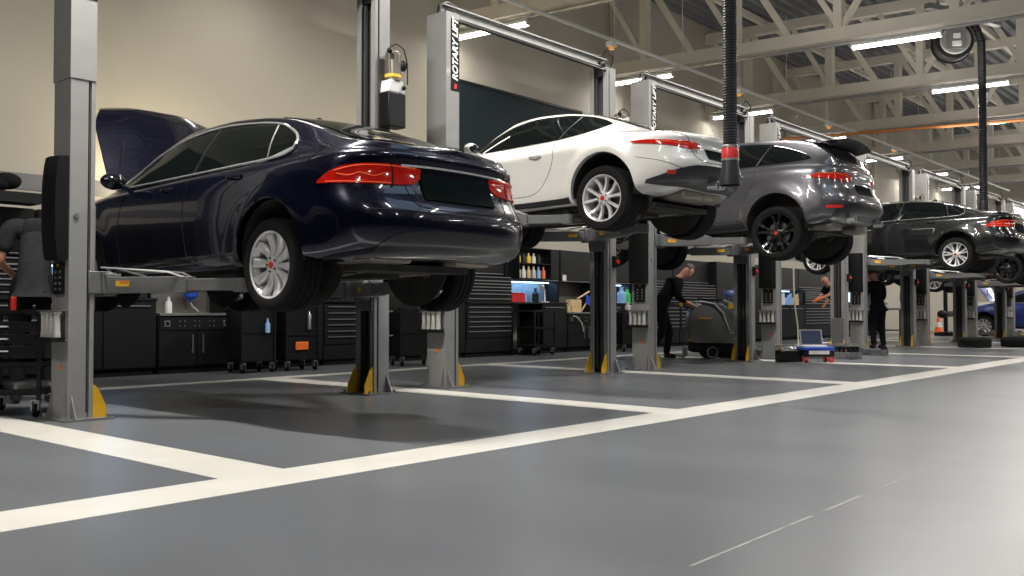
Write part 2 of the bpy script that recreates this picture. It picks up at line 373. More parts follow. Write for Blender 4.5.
# ------------------------------------------------------------------ car bodies
def make_car(S,label,cat,loc,paint,group=None,name='saloon_car',detail=True,hood_up=False,style='petal'):
    L=S['L']; W=S['W']; ra=S['ra']; fa=S['fa']; r=S['r']; dr=S.get('droop',.09)
    root=thing(name,label,cat,loc,0,group)
    tap=pchip([(0,S.get('tr',.965)),(ra,1),(fa-.5,.992),(fa+.2,.985),(L,.93)])
    Ar,Af,nr,nf=S.get('ar',.55),S.get('af',1.0),S.get('nr',3.1),S.get('nf',2.5)
    nR,nS,nF=30,64,26
    def loop(w,rr_,ff):
        pts=[]
        for i in range(nR):
            t=(i/nR); th=PI/2*t**1.35
            pts.append((w*sin(th)**(2/nr),rr_+Ar*(1-cos(th)**(2/nr))))
        for i in range(nS): pts.append((w,rr_+Ar+(ff-Af-rr_-Ar)*i/nS))
        for i in range(nF+1):
            th=PI/2*(1-(1-i/nF)**1.35) if i<nF else PI/2
            cx=max(0,cos(th))
            pts.append((w*cx**(2/nf),ff-Af+Af*(sin(th)**(2/nf))))
        return [(x*tap(y),y) for x,y in pts]
    lev=[]
    for lv in S['levels']:
        zf=pchip([(0,lv['z'][0]),(ra,lv['z'][1]),(L*.5,lv['z'][2]),(fa,lv['z'][3]),(L,lv['z'][4])])
        wt=lv.get('wt'); wtf=pchip(wt) if wt else (lambda y:1)
        lp=loop(lv['w'],lv['r'],lv['f'])
        lev.append([(x*wtf(y),y,zf(y)) for x,y in lp])
    n=len(lev[0]); sub=3
    rows=[]
    for k in range(len(lev)-1):
        for s in range(sub):
            rows.append([catmull([lev[q][u] for q in range(len(lev))],s/sub,k) for u in range(n)])
    rows.append(lev[-1])
    # wheel arch flares
    def flare(p):
        x,y,z=p; dx=0
        for a in (ra,fa):
            d=math.hypot(y-a,z-S['r']); A=S.get('flare',(.02,.02))[0 if a==ra else 1]
            dx+=A*math.exp(-((d-S['arch']-.02)/.10)**2)*min(1,max(0,(x/W-.6)*3))
        return (x+dx,y,z)
    rows=[[flare(p) for p in rw] for rw in rows]
    zc=pchip(S['zc']); z6=pchip(S['z6']); x6=pchip(S['x6']); bul=S.get('bul',2.3)
    base=rows[-1]; cap=[]
    ts=[.15,.3,.45,.6,.75,.88,.96]; us=[.985,.95,.88,.78,.65,.5,.35,.18,0]
    for j in range(len(ts)+len(us)):
        rw=[]
        for (x,y,z) in base:
            xx=min(x6(y),x*.93); zz=z6(y); C=max(zc(y),z)
            if x6(y)>x*.93: zz=z+(z6(y)-z)*min(1,(x*.93/max(x6(y),1e-6)))
            zz=max(zz,z)
            if j<len(ts):
                t=ts[j]; px=x+(xx-x)*t; pz=z+(zz-z)*t
                px+= S.get('tumble',.025)*sin(PI*t)*min(1,(zz-z)/.3)*(x/W)
                rw.append((px,y,pz))
            else:
                u=us[j-len(ts)]; rw.append((xx*u,y,zz+(C-zz)*(1-u**bul)))
        cap.append(rw)
    allr=rows+cap
    bot=[(0,p[1],p[2]) for p in rows[0]]
    full=[bot]+allr
    b=MB(); b.grid(full); b.grid([[(-x,y,z) for x,y,z in rw] for rw in full])
    body=b.build('body',paint,root,ang=55,doubles=False)
    bm=bmesh.new(); bm.from_mesh(body.data); bmesh.ops.remove_doubles(bm,verts=bm.verts,dist=2e-4)
    bmesh.ops.dissolve_degenerate(bm,edges=bm.edges,dist=1e-5)
    bmesh.ops.recalc_face_normals(bm,faces=bm.faces); bm.to_mesh(body.data); bm.free()
    # cut the four arches
    c=MB()
    for a in (ra,fa):
        for s in (-1,1):
            q=MB(); c.cyl((s*(W-.42),a,S['r']),(s*(W+.3),a,S['r']),S['arch'],n=56)
    cut=c.build('cutter','black2',root)
    md=body.modifiers.new('b','BOOLEAN'); md.operation='DIFFERENCE'; md.object=cut; md.solver='EXACT'
    bpy.context.view_layer.update(); dg=bpy.context.evaluated_depsgraph_get(); dg.update(); nm=bpy.data.meshes.new_from_object(body.evaluated_get(dg))
    body.modifiers.clear(); body.data=nm; bpy.data.objects.remove(cut)
    bm=bmesh.new(); bm.from_mesh(nm)
    for f in bm.faces: f.smooth=True
    for e in bm.edges: e.smooth=not(len(e.link_faces)==2 and e.calc_face_angle(0)>R(50))
    bm.to_mesh(nm)
    bvh=BVHTree.FromBMesh(bm); bm.free()
    # ---- projection tools
    def hit(o_,d):
        o_=Vector(o_); d=Vector(d).normalized(); h=bvh.ray_cast(o_,d)
        if h[0] is None: h=bvh.find_nearest(o_+d*2.2)
        return h[0],-d
    def side(s): return lambda u,v: hit((s*3,u,v),(-s,0,0))
    def rear(u,v): return hit((u,-2,v),(0,1,0))
    def front(u,v): return hit((u,L+2,v),(0,-1,0))
    def top(u,v): return hit((v,u,4),(0,0,-1))
    def cyl(s,cx=.45,cy=.8):
        def g(u,v):
            a=R(u); d=Vector((s*sin(a),-cos(a),0)); c0=Vector((s*cx,cy,v)); return hit(c0+d*3,-d)
        return g
    def patch(name,m,tab,pf,off=.005,nu=40,nv=8,parent=root,sk=.03,mb=None):
        lo=pchip([(a,b_) for a,b_,c_ in tab]); hi=pchip([(a,c_) for a,b_,c_ in tab]); u0,u1=tab[0][0],tab[-1][0]
        rows=[];
        for i in range(nu+1):
            u=u0+(u1-u0)*i/nu; rw=[]
            for j in range(nv+1):
                v=lo(u)+(hi(u)-lo(u))*j/nv; p,nn=pf(u,v); rw.append((p,nn))
            rows.append(rw)
        b=mb or MB(); b.grid([[p+nn*off for p,nn in rw] for rw in rows])
        rim=[rows[i][0] for i in range(nu+1)]+[rows[nu][j] for j in range(1,nv+1)]+[rows[i][nv] for i in range(nu-1,-1,-1)]+[rows[0][j] for j in range(nv-1,-1,-1)]
        b.grid([[p+nn*off for p,nn in rim],[p-nn*sk for p,nn in rim]])
        if mb is None: return b.build(name,m,parent,ang=60)
    def line(pts,pf,rad,off=0,n=6,mb=None,seg=10,close=False):
        P=[]
        q=pts+[pts[0]] if close else pts
        for i in range(len(q)-1):
            for s in range(seg):
                u,v=catmull(q,s/seg,i); p,nn=pf(u,v); P.append(p+nn*off)
        p,nn=pf(*q[-1]); P.append(p+nn*off)
        mb.tube(P,rad,n)
    # ---- glazing
    for s in (-1,1):
        sd=side(s)
        patch('side_window','glass',S['win'],sd,.006,56,10)
        if S.get('chrome'):
            b=MB(); w_=S['win']
            pts=[(a,h+.004) for a,l,h in w_]+[(a,l-.004) for a,l,h in reversed(w_)]
            line(pts,sd,S['chrome'],.008,6,b,6,True)
            if S.get('thick'):   # broad bright strip at the rear lower corner
                a0,a1=S['thick']; line([(a0,pchip([(a,l) for a,l,h in w_])(a0)-.008),((a0+a1)/2,pchip([(a,l) for a,l,h in w_])((a0+a1)/2)-.008),(a1,pchip([(a,l) for a,l,h in w_])(a1)-.006)],sd,.011,.006,6,b,8)
            b.build('window_trim','chrome',root)
        for (u0,v0,u1,v1) in S['pillars']:
            b=MB(); line([(u0,v0),((u0+u1)/2,(v0+v1)/2),(u1,v1)],sd,.011,.004,6,b,6); b.build('window_pillar','plastic',root)
        for sm in S['seams']:
            b=MB(); line(sm,sd,.003,.0005,5,b,10); b.build('panel_seam','black2',root)
        for (u,v) in S['handles']:
            b=MB(); P=[]
            for i in range(9):
                t=i/8; p,nn=sd(u-.09+.18*t,v-.006*cos(PI*(t-.5))); P.append(p+nn*(.006+.03*sin(PI*t)**.5))
            b.tube(P,.011,8); b.build('door_handle',paint if S.get('hpaint') else 'chrome',root)
        patch('taillight','taillamp',S['tail'],cyl(s,*S.get('tc',(.45,.8))),.010,44,6)
        for tl in S.get('tline',[]):
            b=MB(); line(tl,cyl(s,*S.get('tc',(.45,.8))),.004,.012,6,b,10); b.build('taillight_strip','lampline',root)
        if S.get('tsplit'): b=MB(); line([(S['tsplit'],.775),(S['tsplit']-1,.87),(S['tsplit'],.945)],cyl(s,*S.get('tc',(.45,.8))),.006,.010,6,b,8); b.build('taillight_seam','black2',root)
        # mirror
        mu,mv=S['mirror']; p,nn=sd(mu,mv)
        b=MB(); c0=Vector((s*(abs(p.x)+.17),mu+.02,mv+.06)); b.ball(c0,.115,.075,.075,16,10); b.bar(p+Vector((0,0,-.01)),c0+Vector((0,0,-.03)),.06,.03); mo=b.build('door_mirror',paint,root)
        b=MB(); b.ball(c0+Vector((0,-.03,0)),.095,.05,.06,14,8); b.build('mirror_glass','glass',mo)
        # arch liner
        for a in (ra,fa):
            b=MB(); rows_=[]
            for i in range(25):
                th=R(-10)+R(200)*i/24
                rows_.append([(s*x,a+(S['arch']-.006)*cos(th),S['r']+(S['arch']-.006)*sin(th)) for x in (W-.035,W-.2,W-.41)])
            b.grid(rows_); b.cyl((s*(W-.415),a,S['r']),(s*(W-.405),a,S['r']),S['arch']-.004,n=40)
            b.build('arch_liner','under',root)
            wheel(root,r,S.get('tw',.245),style if a==ra or True else 'plain',(s*(W-S.get('tw',.245)/2-.012),a,r-dr),s)
        if S.get('lower'): patch('side_skirt',S['lower'][0],S['lower'][1],sd,.008,40,4)
        if S.get('hl'): patch('headlight','clearish',S['hl'],cylf(s) if False else sd,.006,16,5)
    patch('rear_window','glass',S['rwin'],top,.006,26,30)
    patch('windscreen','glass',S['fwin'],top,.006,26,24)
    # ---- rear fascia
    if S.get('diff'): patch('rear_diffuser',S['diff'][0],S['diff'][1],rear,.012,50,6)
    if S.get('plate'):
        x,z0,z1,x2=S['plate']; patch('number_plate','plate',[(-x,z0,z1),(x,z0,z1)],rear,.012,6,3)
    if S.get('strip'):
        b=MB(); 
        for sp in S['strip']: line(sp,rear,.009,.008,6,b,8)
        b.build('boot_trim','chrome',root)
    for sm in S['rseams']:
        b=MB(); line(sm,rear,.004,.0,5,b,10); b.build('boot_seam','black2',root)
    for ref in S.get('refl',[]):
        u0,u1,z0,z1=ref; patch('reflector','red',[(u0,z0,z1),(u1,z0,z1)],cyl(-1),.014,6,2); patch('reflector','red',[(u0,z0,z1),(u1,z0,z1)],cyl(1),.014,6,2)
    # ---- underside
    zs=S['levels'][0]['z'][2]
    b=MB(); b.box(-W+.42,W-.42,.5,L-.5,zs-.03,zs+.02); b.box(-.14,.14,.9,L-1.2,zs-.07,zs)
    for s in (-1,1): b.box(s*(W-.20)-.03,s*(W-.20)+.03,ra+.45,fa-.45,zs-.03,zs+.02)
    for a in (ra,fa):
        b.tube([(-W+.28,a,r-dr+.02),(-.3,a-.02,r-dr+.03),(.3,a-.02,r-dr+.03),(W-.28,a,r-dr+.02)],[.035,.05,.05,.035],8)
        for s in (-1,1):
            b.bar((s*(W-.3),a+.02,r-dr-.06),(s*.3,a+.25,zs-.02),.07,.04); b.bar((s*(W-.3),a-.04,r-dr-.05),(s*.35,a-.3,zs-.02),.06,.04)
            b.cyl((s*(W-.33),a+.02,r-dr-.05),(s*(W-.42),a+.04,zs+.18),.05,n=10)
        b.ball((0,a,r-dr+.03),.17,.2,.12)
    b.build('underbody','under',root)
    b=MB(); 
    for s in (-1,1):
        b.prism([(-.18,-.07),(.18,-.07),(.22,-.02),(.18,.06),(-.18,.06),(-.22,-.02)],lambda u,v,h:(s*S.get('mx',.42)+u,h,S.get('mz',.27)+v),S.get('my',.28),S.get('my',.28)+.42)
        b.tube([(s*.35,.75,zs),(s*.2,1.3,zs-.03),(s*.1,2.2,zs-.05)],.035,8)
    b.build('exhaust_silencer','muffler',root,.02)
    for (x,z,y) in S['pipes']:
        b=MB(); b.lathe([(.03,.12),(.04,.12),(.046,0),(.040,-.0),(.036,.10)],lambda p,q,h,x=x,z=z,y=y:(x+p,y+h,z+q),18)
        b.build('exhaust_tip','chrome',root)
    # antenna fin
    b=MB(); yy=S['fin']; p,_=top(yy,0); b.prism([(0,0),(.16,0),(.05,.05),(.0,.055)],lambda u,v,h:(h,yy+u,p.z+v-.006),-.015,.015); b.build('roof_antenna',paint,root)
    if hood_up:
        patch('engine_bay','under',[(S['hy'][0]+.06,-.60,.60),(S['hy'][1]-.12,-.5,.5)],top,.004,10,12)
        hy0,hy1=S['hy']; ang=R(S.get('hang',64)); piv=Vector((0,hy0,top(hy0,0)[0].z+.02))
        b=MB(); rows1=[];rows2=[]
        for i in range(19):
            t=i/18; y=hy0+(hy1-hy0)*t; hw=S['hw']*(1-.10*t-.28*max(0,t-.72)**1.5*4)
            r1=[];r2=[]
            for j in range(17):
                u=-1+2*j/16; x=u*hw; z=top(y,0)[0].z-.10*abs(u)**2.6*(1)-.015*(1-t)+.012*math.exp(-((abs(u)-.5)/.12)**2)
                q=Vector((x,y,z)); 
                for lst,dz in ((r1,0),(r2,-.045 if abs(u)<.98 and 0<i<18 else -.02)):
                    v=q+Vector((0,0,dz))-piv; v=Matrix.Rotation(ang,3,'X')@v; lst.append(v+piv)
            rows1.append(r1);rows2.append(r2)
        b.grid(rows1); b.grid(rows2)
        for rr1,rr2 in ((rows1[0],rows2[0]),(rows1[-1],rows2[-1]),([q[0] for q in rows1],[q[0] for q in rows2]),([q[-1] for q in rows1],[q[-1] for q in rows2])): b.grid([rr1,rr2])
        ho=b.build('bonnet',paint,root,ang=50)
        b=MB()
        for s in (-1,1):
            b.tube([(s*.62,hy0+.25,piv.z-.03),Vector((s*.6,hy0,piv.z))+Matrix.Rotation(ang,3,'X')@Vector((0,.5,-.06))],.008,6)
        b.build('bonnet_strut','plastic',root)
    return root,dict(side=side,rear=rear,top=top,cyl=cyl,patch=patch,line=line,hit=hit)

XF=dict(L=4.954,W=.94,ra=1.13,fa=4.09,r=.345,arch=.395,tw=.245,
 levels=[dict(z=(.30,.26,.24,.24,.24),w=.86,r=.24,f=4.80),dict(z=(.35,.33,.31,.31,.30),w=.915,r=.06,f=4.90),dict(z=(.50,.48,.48,.46,.44),w=.932,r=.0,f=4.95),
  dict(z=(.64,.62,.62,.60,.56),w=.94,r=.025,f=4.95),dict(z=(.76,.76,.76,.73,.66),w=.935,r=.10,f=4.93),dict(z=(.90,.88,.865,.83,.72),w=.925,r=.13,f=4.88),
  dict(z=(1.005,.99,.975,.93,.76),w=.895,r=.105,f=4.82),dict(z=(1.05,1.04,1.02,.97,.78),w=.845,r=.13,f=4.74)],
 zc=[(.1,1.095),(.35,1.13),(.6,1.20),(.9,1.325),(1.3,1.44),(1.7,1.505),(2.2,1.535),(2.7,1.53),(3.1,1.455),(3.5,1.26),(3.85,1.085),(4.3,.96),(4.6,.88),(4.954,.74)],
 z6=[(.1,1.085),(.35,1.11),(.6,1.16),(.9,1.27),(1.3,1.39),(1.7,1.455),(2.2,1.49),(2.7,1.475),(3.1,1.385),(3.5,1.185),(3.85,1.04),(4.3,.92),(4.954,.72)],
 x6=[(.1,.70),(.62,.72),(.9,.69),(1.3,.635),(1.7,.60),(2.2,.59),(2.7,.60),(3.1,.62),(3.5,.69),(3.85,.75),(4.3,.70),(4.954,.4)],
 win=[(.98,1.12,1.17),(1.04,1.085,1.225),(1.15,1.065,1.28),(1.35,1.055,1.35),(1.7,1.05,1.405),(2.2,1.042,1.44),(2.7,1.035,1.415),(3.1,1.03,1.31),(3.4,1.03,1.165),(3.66,1.03,1.045)],
 chrome=.0115,thick=(.98,1.6),pillars=[(1.28,1.065,1.36,1.34),(2.32,1.045,2.24,1.42)],
 seams=[[(2.30,.98),(2.34,.75),(2.30,.40),(2.24,.34)],[(1.10,.90),(1.32,.80),(1.45,.62),(1.52,.40),(1.56,.34)],[(1.56,.34),(2.6,.33),(3.42,.33)],[(3.42,.33),(3.46,.6),(3.40,.95)],[(.62,1.10),(.70,.98),(.74,.95)]],
 handles=[(1.62,.95),(2.62,.93)],
 tail=[(-8,.85,.915),(0,.80,.93),(15,.79,.935),(30,.79,.93),(41,.79,.918),(52,.795,.885),(64,.80,.815)],
 tline=[[(-4,.915),(15,.922),(34,.914),(50,.88)],[(14,.80),(34,.80),(56,.806)],[(17,.87),(24,.845),(32,.865),(40,.845),(48,.86)]],
 mirror=(3.36,1.0),rwin=[(.52,-.58,.58),(.9,-.60,.60),(1.25,-.56,.56),(1.55,-.51,.51)],fwin=[(3.08,-.54,.54),(3.4,-.60,.60),(3.75,-.68,.68)],
 diff=('satin',[(-.72,.31,.37),(-.62,.30,.44),(-.4,.30,.47),(0,.30,.48),(.4,.30,.47),(.62,.30,.44),(.72,.31,.37)]),
 plate=(.36,.70,.885,0),strip=[[(-.52,.93),(-.25,.938),(0,.94),(.25,.938),(.52,.93)]],
 rseams=[[(-.60,1.03),(-.50,.80),(-.46,.66),(-.30,.63),(0,.625),(.30,.63),(.46,.66),(.50,.80),(.60,1.03)],[(-.80,.61),(-.4,.60),(0,.595),(.4,.60),(.80,.61)]],
 tsplit=13,pipes=[],mz=.33,my=.35,hpaint=1,fin=1.75,hy=(3.80,4.86),hw=.76,hang=70)
FT=dict(L=4.47,W=.955,ra=.93,fa=3.552,r=.35,arch=.40,tw=.275,droop=.09,flare=(.05,.02),tr=.90,ar=.62,nr=2.8,
 levels=[dict(z=(.36,.25,.20,.20,.20),w=.86,r=.34,f=4.35),dict(z=(.40,.32,.27,.27,.26),w=.905,r=.14,f=4.42),dict(z=(.52,.46,.42,.42,.40),w=.92,r=.02,f=4.46),
  dict(z=(.62,.60,.56,.54,.50),w=.925,r=.0,f=4.45),dict(z=(.72,.72,.70,.66,.58),w=.93,r=.05,f=4.40),dict(z=(.82,.84,.80,.76,.63),w=.93,r=.08,f=4.34),
  dict(z=(.875,.92,.87,.82,.66),w=.88,r=.06,f=4.26),dict(z=(.905,.965,.94,.88,.68),w=.80,r=.07,f=4.18)],
 zc=[(.05,.925),(.3,.965),(.6,1.04),(1.0,1.19),(1.4,1.32),(1.8,1.385),(2.1,1.40),(2.4,1.38),(2.7,1.28),(3.0,1.08),(3.2,.985),(3.7,.87),(4.1,.78),(4.47,.6)],
 z6=[(.05,.92),(.3,.95),(.6,1.00),(1.0,1.15),(1.4,1.275),(1.8,1.335),(2.1,1.345),(2.4,1.315),(2.7,1.19),(3.0,1.0),(3.2,.92),(3.7,.83),(4.47,.6)],
 x6=[(.05,.62),(.6,.58),(1.0,.54),(1.4,.52),(2.1,.54),(2.4,.56),(2.7,.61),(3.0,.68),(3.2,.7),(4.47,.4)],
 win=[(1.02,1.11,1.125),(1.15,1.055,1.19),(1.4,1.01,1.262),(1.7,.985,1.305),(2.1,.972,1.315),(2.4,.965,1.27),(2.7,.96,1.155),(2.95,.955,1.02),(3.08,.952,.962)],
 pillars=[(1.62,1.0,1.46,1.25)],
 seams=[[(1.66,.96),(1.60,.80),(1.66,.60),(1.80,.42),(1.95,.36)],[(1.95,.36),(2.5,.35),(2.95,.36)],[(2.95,.36),(3.02,.6),(2.95,.9)],[(.10,.52),(.25,.60),(.52,.66)],[(.42,.93),(.7,.965),(1.0,1.0)]],
 handles=[(1.85,.80)],
 tail=[(-8,.77,.815),(0,.755,.83),(7,.752,.832),(13,.772,.832),(28,.785,.836),(44,.80,.834),(57,.812,.822)],tc=(.45,.95),
 tline=[[(2,.80),(12,.808),(30,.82)]],
 mirror=(2.80,.93),rwin=[(.42,-.44,.44),(.8,-.47,.47),(1.3,-.44,.44)],fwin=[(2.46,-.50,.50),(2.75,-.56,.56),(3.05,-.64,.64)],
 diff=('satin',[(-.86,.38,.42),(-.66,.36,.53),(-.45,.36,.575),(0,.35,.585),(.45,.36,.575),(.66,.36,.53),(.86,.38,.42)]),
 plate=(.26,.66,.77,0),rseams=[[(-.62,.93),(-.5,.86),(-.42,.64),(0,.62),(.42,.64),(.5,.86),(.62,.93)]],
 refl=[(20,28,.47,.51)],pipes=[(-.10,.40,.0),(.0,.40,.0)],fin=1.2,hy=(3.2,4.2),hw=.7,mx=.205,mz=.325,my=.24,
 lower=('satin',[(1.36,.235,.30),(2.2,.225,.285),(3.1,.225,.285)]))
FP=dict(L=4.731,W=.965,ra=.98,fa=3.854,r=.382,arch=.435,tw=.26,droop=.13,flare=(.03,.03),tr=.93,ar=.50,nr=3.2,
 levels=[dict(z=(.42,.34,.30,.30,.32),w=.88,r=.26,f=4.60),dict(z=(.48,.42,.38,.38,.38),w=.935,r=.08,f=4.68),dict(z=(.60,.58,.54,.54,.52),w=.95,r=.0,f=4.72),
  dict(z=(.74,.72,.70,.70,.66),w=.955,r=.02,f=4.73),dict(z=(.86,.88,.88,.86,.80),w=.955,r=.10,f=4.72),dict(z=(1.00,1.04,1.04,1.01,.88),w=.945,r=.12,f=4.68),
  dict(z=(1.10,1.15,1.15,1.10,.94),w=.915,r=.12,f=4.60),dict(z=(1.16,1.215,1.21,1.14,.97),w=.865,r=.15,f=4.50)],
 zc=[(.12,1.17),(.2,1.25),(.32,1.38),(.46,1.52),(.6,1.595),(1.0,1.655),(1.8,1.69),(2.3,1.68),(2.7,1.61),(3.2,1.38),(3.55,1.21),(4.1,1.09),(4.5,.98),(4.731,.86)],
 z6=[(.12,1.16),(.2,1.22),(.32,1.33),(.46,1.44),(.6,1.52),(1.0,1.60),(1.8,1.64),(2.3,1.625),(2.7,1.54),(3.2,1.31),(3.55,1.16),(4.1,1.05),(4.731,.84)],
 x6=[(.12,.76),(.32,.68),(.6,.62),(1.0,.62),(1.8,.63),(2.3,.64),(2.7,.66),(3.2,.74),(3.55,.8),(4.1,.76),(4.731,.5)],
 win=[(.52,1.275,1.285),(.64,1.255,1.37),(.85,1.245,1.46),(1.1,1.24,1.54),(1.5,1.235,1.59),(2.0,1.225,1.60),(2.4,1.215,1.56),(2.8,1.205,1.43),(3.1,1.195,1.28),(3.2,1.195,1.21)],
 pillars=[(1.30,1.24,1.14,1.54),(2.18,1.225,2.10,1.59)],
 seams=[[(1.30,1.16),(1.32,.98),(1.42,.8),(1.50,.5)],[(1.5,.45),(2.3,.44),(3.15,.45)],[(2.14,1.14),(2.2,.8),(2.12,.46)],[(3.15,.45),(3.2,.8),(3.1,1.1)]],
 handles=[(1.56,1.08),(2.45,1.05)],
 tail=[(-6,.97,1.03),(5,.945,1.055),(13,.945,1.06),(19,.96,1.055),(36,.975,1.045),(54,.99,1.03),(64,1.0,1.015)],tc=(.45,.8),
 tline=[[(2,1.03),(12,1.035),(24,1.045),(50,1.045)]],
 mirror=(3.0,1.12),rwin=[(.20,-.60,.60),(.30,-.58,.58),(.44,-.54,.54)],fwin=[(2.66,-.60,.60),(3.0,-.64,.64),(3.45,-.72,.72)],
 diff=('satin',[(-.80,.46,.54),(-.66,.44,.62),(-.4,.43,.66),(0,.43,.67),(.4,.43,.66),(.66,.44,.62),(.80,.46,.54)]),
 plate=(.27,.80,.92,0),strip=[[(-.42,.96),(-.2,.967),(0,.97),(.2,.967),(.42,.96)]],
 rseams=[[(-.62,1.1),(-.55,.85),(-.5,.72),(0,.69),(.5,.72),(.55,.85),(.62,1.1)]],refl=[(22,40,.56,.60)],
 pipes=[(-.50,.42,.02),(.50,.42,.02)],fin=.95,hy=(3.5,4.6),hw=.8,mx=.45,mz=.36,my=.3,
 lower=('satin',[(1.45,.34,.42),(2.4,.335,.41),(3.4,.335,.42)]))
P_=4.16; CX=4.9; YR=5.83
c1,_=make_car(XF,'glossy dark blue saloon car with raised bonnet on the nearest lift','car',(CX,YR-1.13,.95),'navy',name='saloon_car',hood_up=True,style='petal')
c2,tools2=make_car(FT,'white two-door coupe raised on the second lift with silver wheels','car',(CX+P_,YR-.93,1.81),'white',name='sports_coupe',style='vee')
c3,tools3=make_car(FP,'grey metallic sport utility car with black wheels raised on the third lift','car',(CX+2*P_,YR-.98,1.70),'grey',name='sport_utility_car',style='suv')
XF2=dict(XF); XF2['zc']=[(.1,1.095),(.35,1.12),(.62,1.15),(.9,1.235),(1.3,1.38),(1.7,1.47),(2.2,1.51),(2.7,1.51),(3.1,1.44),(3.5,1.24),(3.85,1.085),(4.3,.96),(4.6,.88),(4.954,.74)]; XF2['z6']=[(.1,1.085),(.35,1.10),(.62,1.13),(.9,1.21),(1.3,1.335),(1.7,1.42),(2.2,1.465),(2.7,1.45),(3.1,1.365),(3.5,1.17),(3.85,1.04),(4.3,.92),(4.954,.72)]; XF2['chrome']=.007; XF2['thick']=None
c5,_=make_car(XF2,'very dark graphite saloon car with silver double-spoke wheels raised on the fifth lift','car',(CX+4*P_,YR-1.13,1.78),'graphite',name='saloon_car',style='double')
# roof spoiler of the utility car
b=MB(); rows=[]
for i in range(9):
    u=-1+2*i/8
    rows.append([(u*.60,.56+.02*abs(u),1.585-.07*abs(u)**2.5),(u*.61,.30,1.60-.07*abs(u)**2.5),(u*.60,.20,1.592-.07*abs(u)**2.5),(u*.60,.21,1.565-.07*abs(u)**2.5),(u*.57,.42,1.50-.05*abs(u)**2.5)])
b.grid(rows); b.build('roof_spoiler','plastic',c3)
pt,nn=tools2['rear'](-.50,.70); tv=Vector((1,0,0)); pt2,_=tools2['rear'](-.44,.70); tv=(pt2-pt).normalized(); nn=Vector((tv.y,-tv.x,0)).normalized(); zz=Vector((0,0,1))
cu=bpy.data.curves.new('tail_lettering','FONT'); cu.body='F-TYPE'; cu.size=.055; cu.extrude=.002; cu.align_x='CENTER'
to=bpy.data.objects.new('t',cu); COL.objects.link(to); bpy.context.view_layer.update(); dg=bpy.context.evaluated_depsgraph_get(); tm=bpy.data.meshes.new_from_object(to.evaluated_get(dg)); bpy.data.objects.remove(to)
to=bpy.data.objects.new('tail_lettering',tm); COL.objects.link(to); tm.materials.clear(); tm.materials.append(M['galv']); to.parent=c2
mm=Matrix((tv,zz,nn)).transposed().to_4x4(); mm.translation=pt+nn*.012; to.matrix_local=mm
def copycar(src,loc,label,group=None,paint=None):
    c=copytree(src); c.location=loc; c['label']=label
    if paint:
        for ch in c.children:
            if ch.data and ch.name.startswith(('body','bonnet','door_mirror','roof_antenna')):
                ch.data=ch.data.copy(); ch.data.materials[0]=M[paint]
    return c
c6=copycar(c5,(CX+5*P_,YR-1.13,1.61),'black saloon car on the sixth lift, hidden behind the graphite saloon','cars')
for ch in c6.children:
    if ch.name.startswith('wheel') and ch.data:
        ch.data=ch.data.copy(); ch.data.materials[0]=M['darkalloy']
        for g in ch.children:
            if g.name.startswith('wheel_cap'): g.data=g.data.copy(); g.data.materials[0]=M['darkalloy']
copycar(c5,(CX+6*P_,YR-1.13,1.50),'red saloon car raised on the seventh lift, only its sill showing','cars','redpaint')
copycar(c1,(35.3,4.75,.09),'bright blue saloon car standing on the floor with its bonnet up','cars','bluepaint')
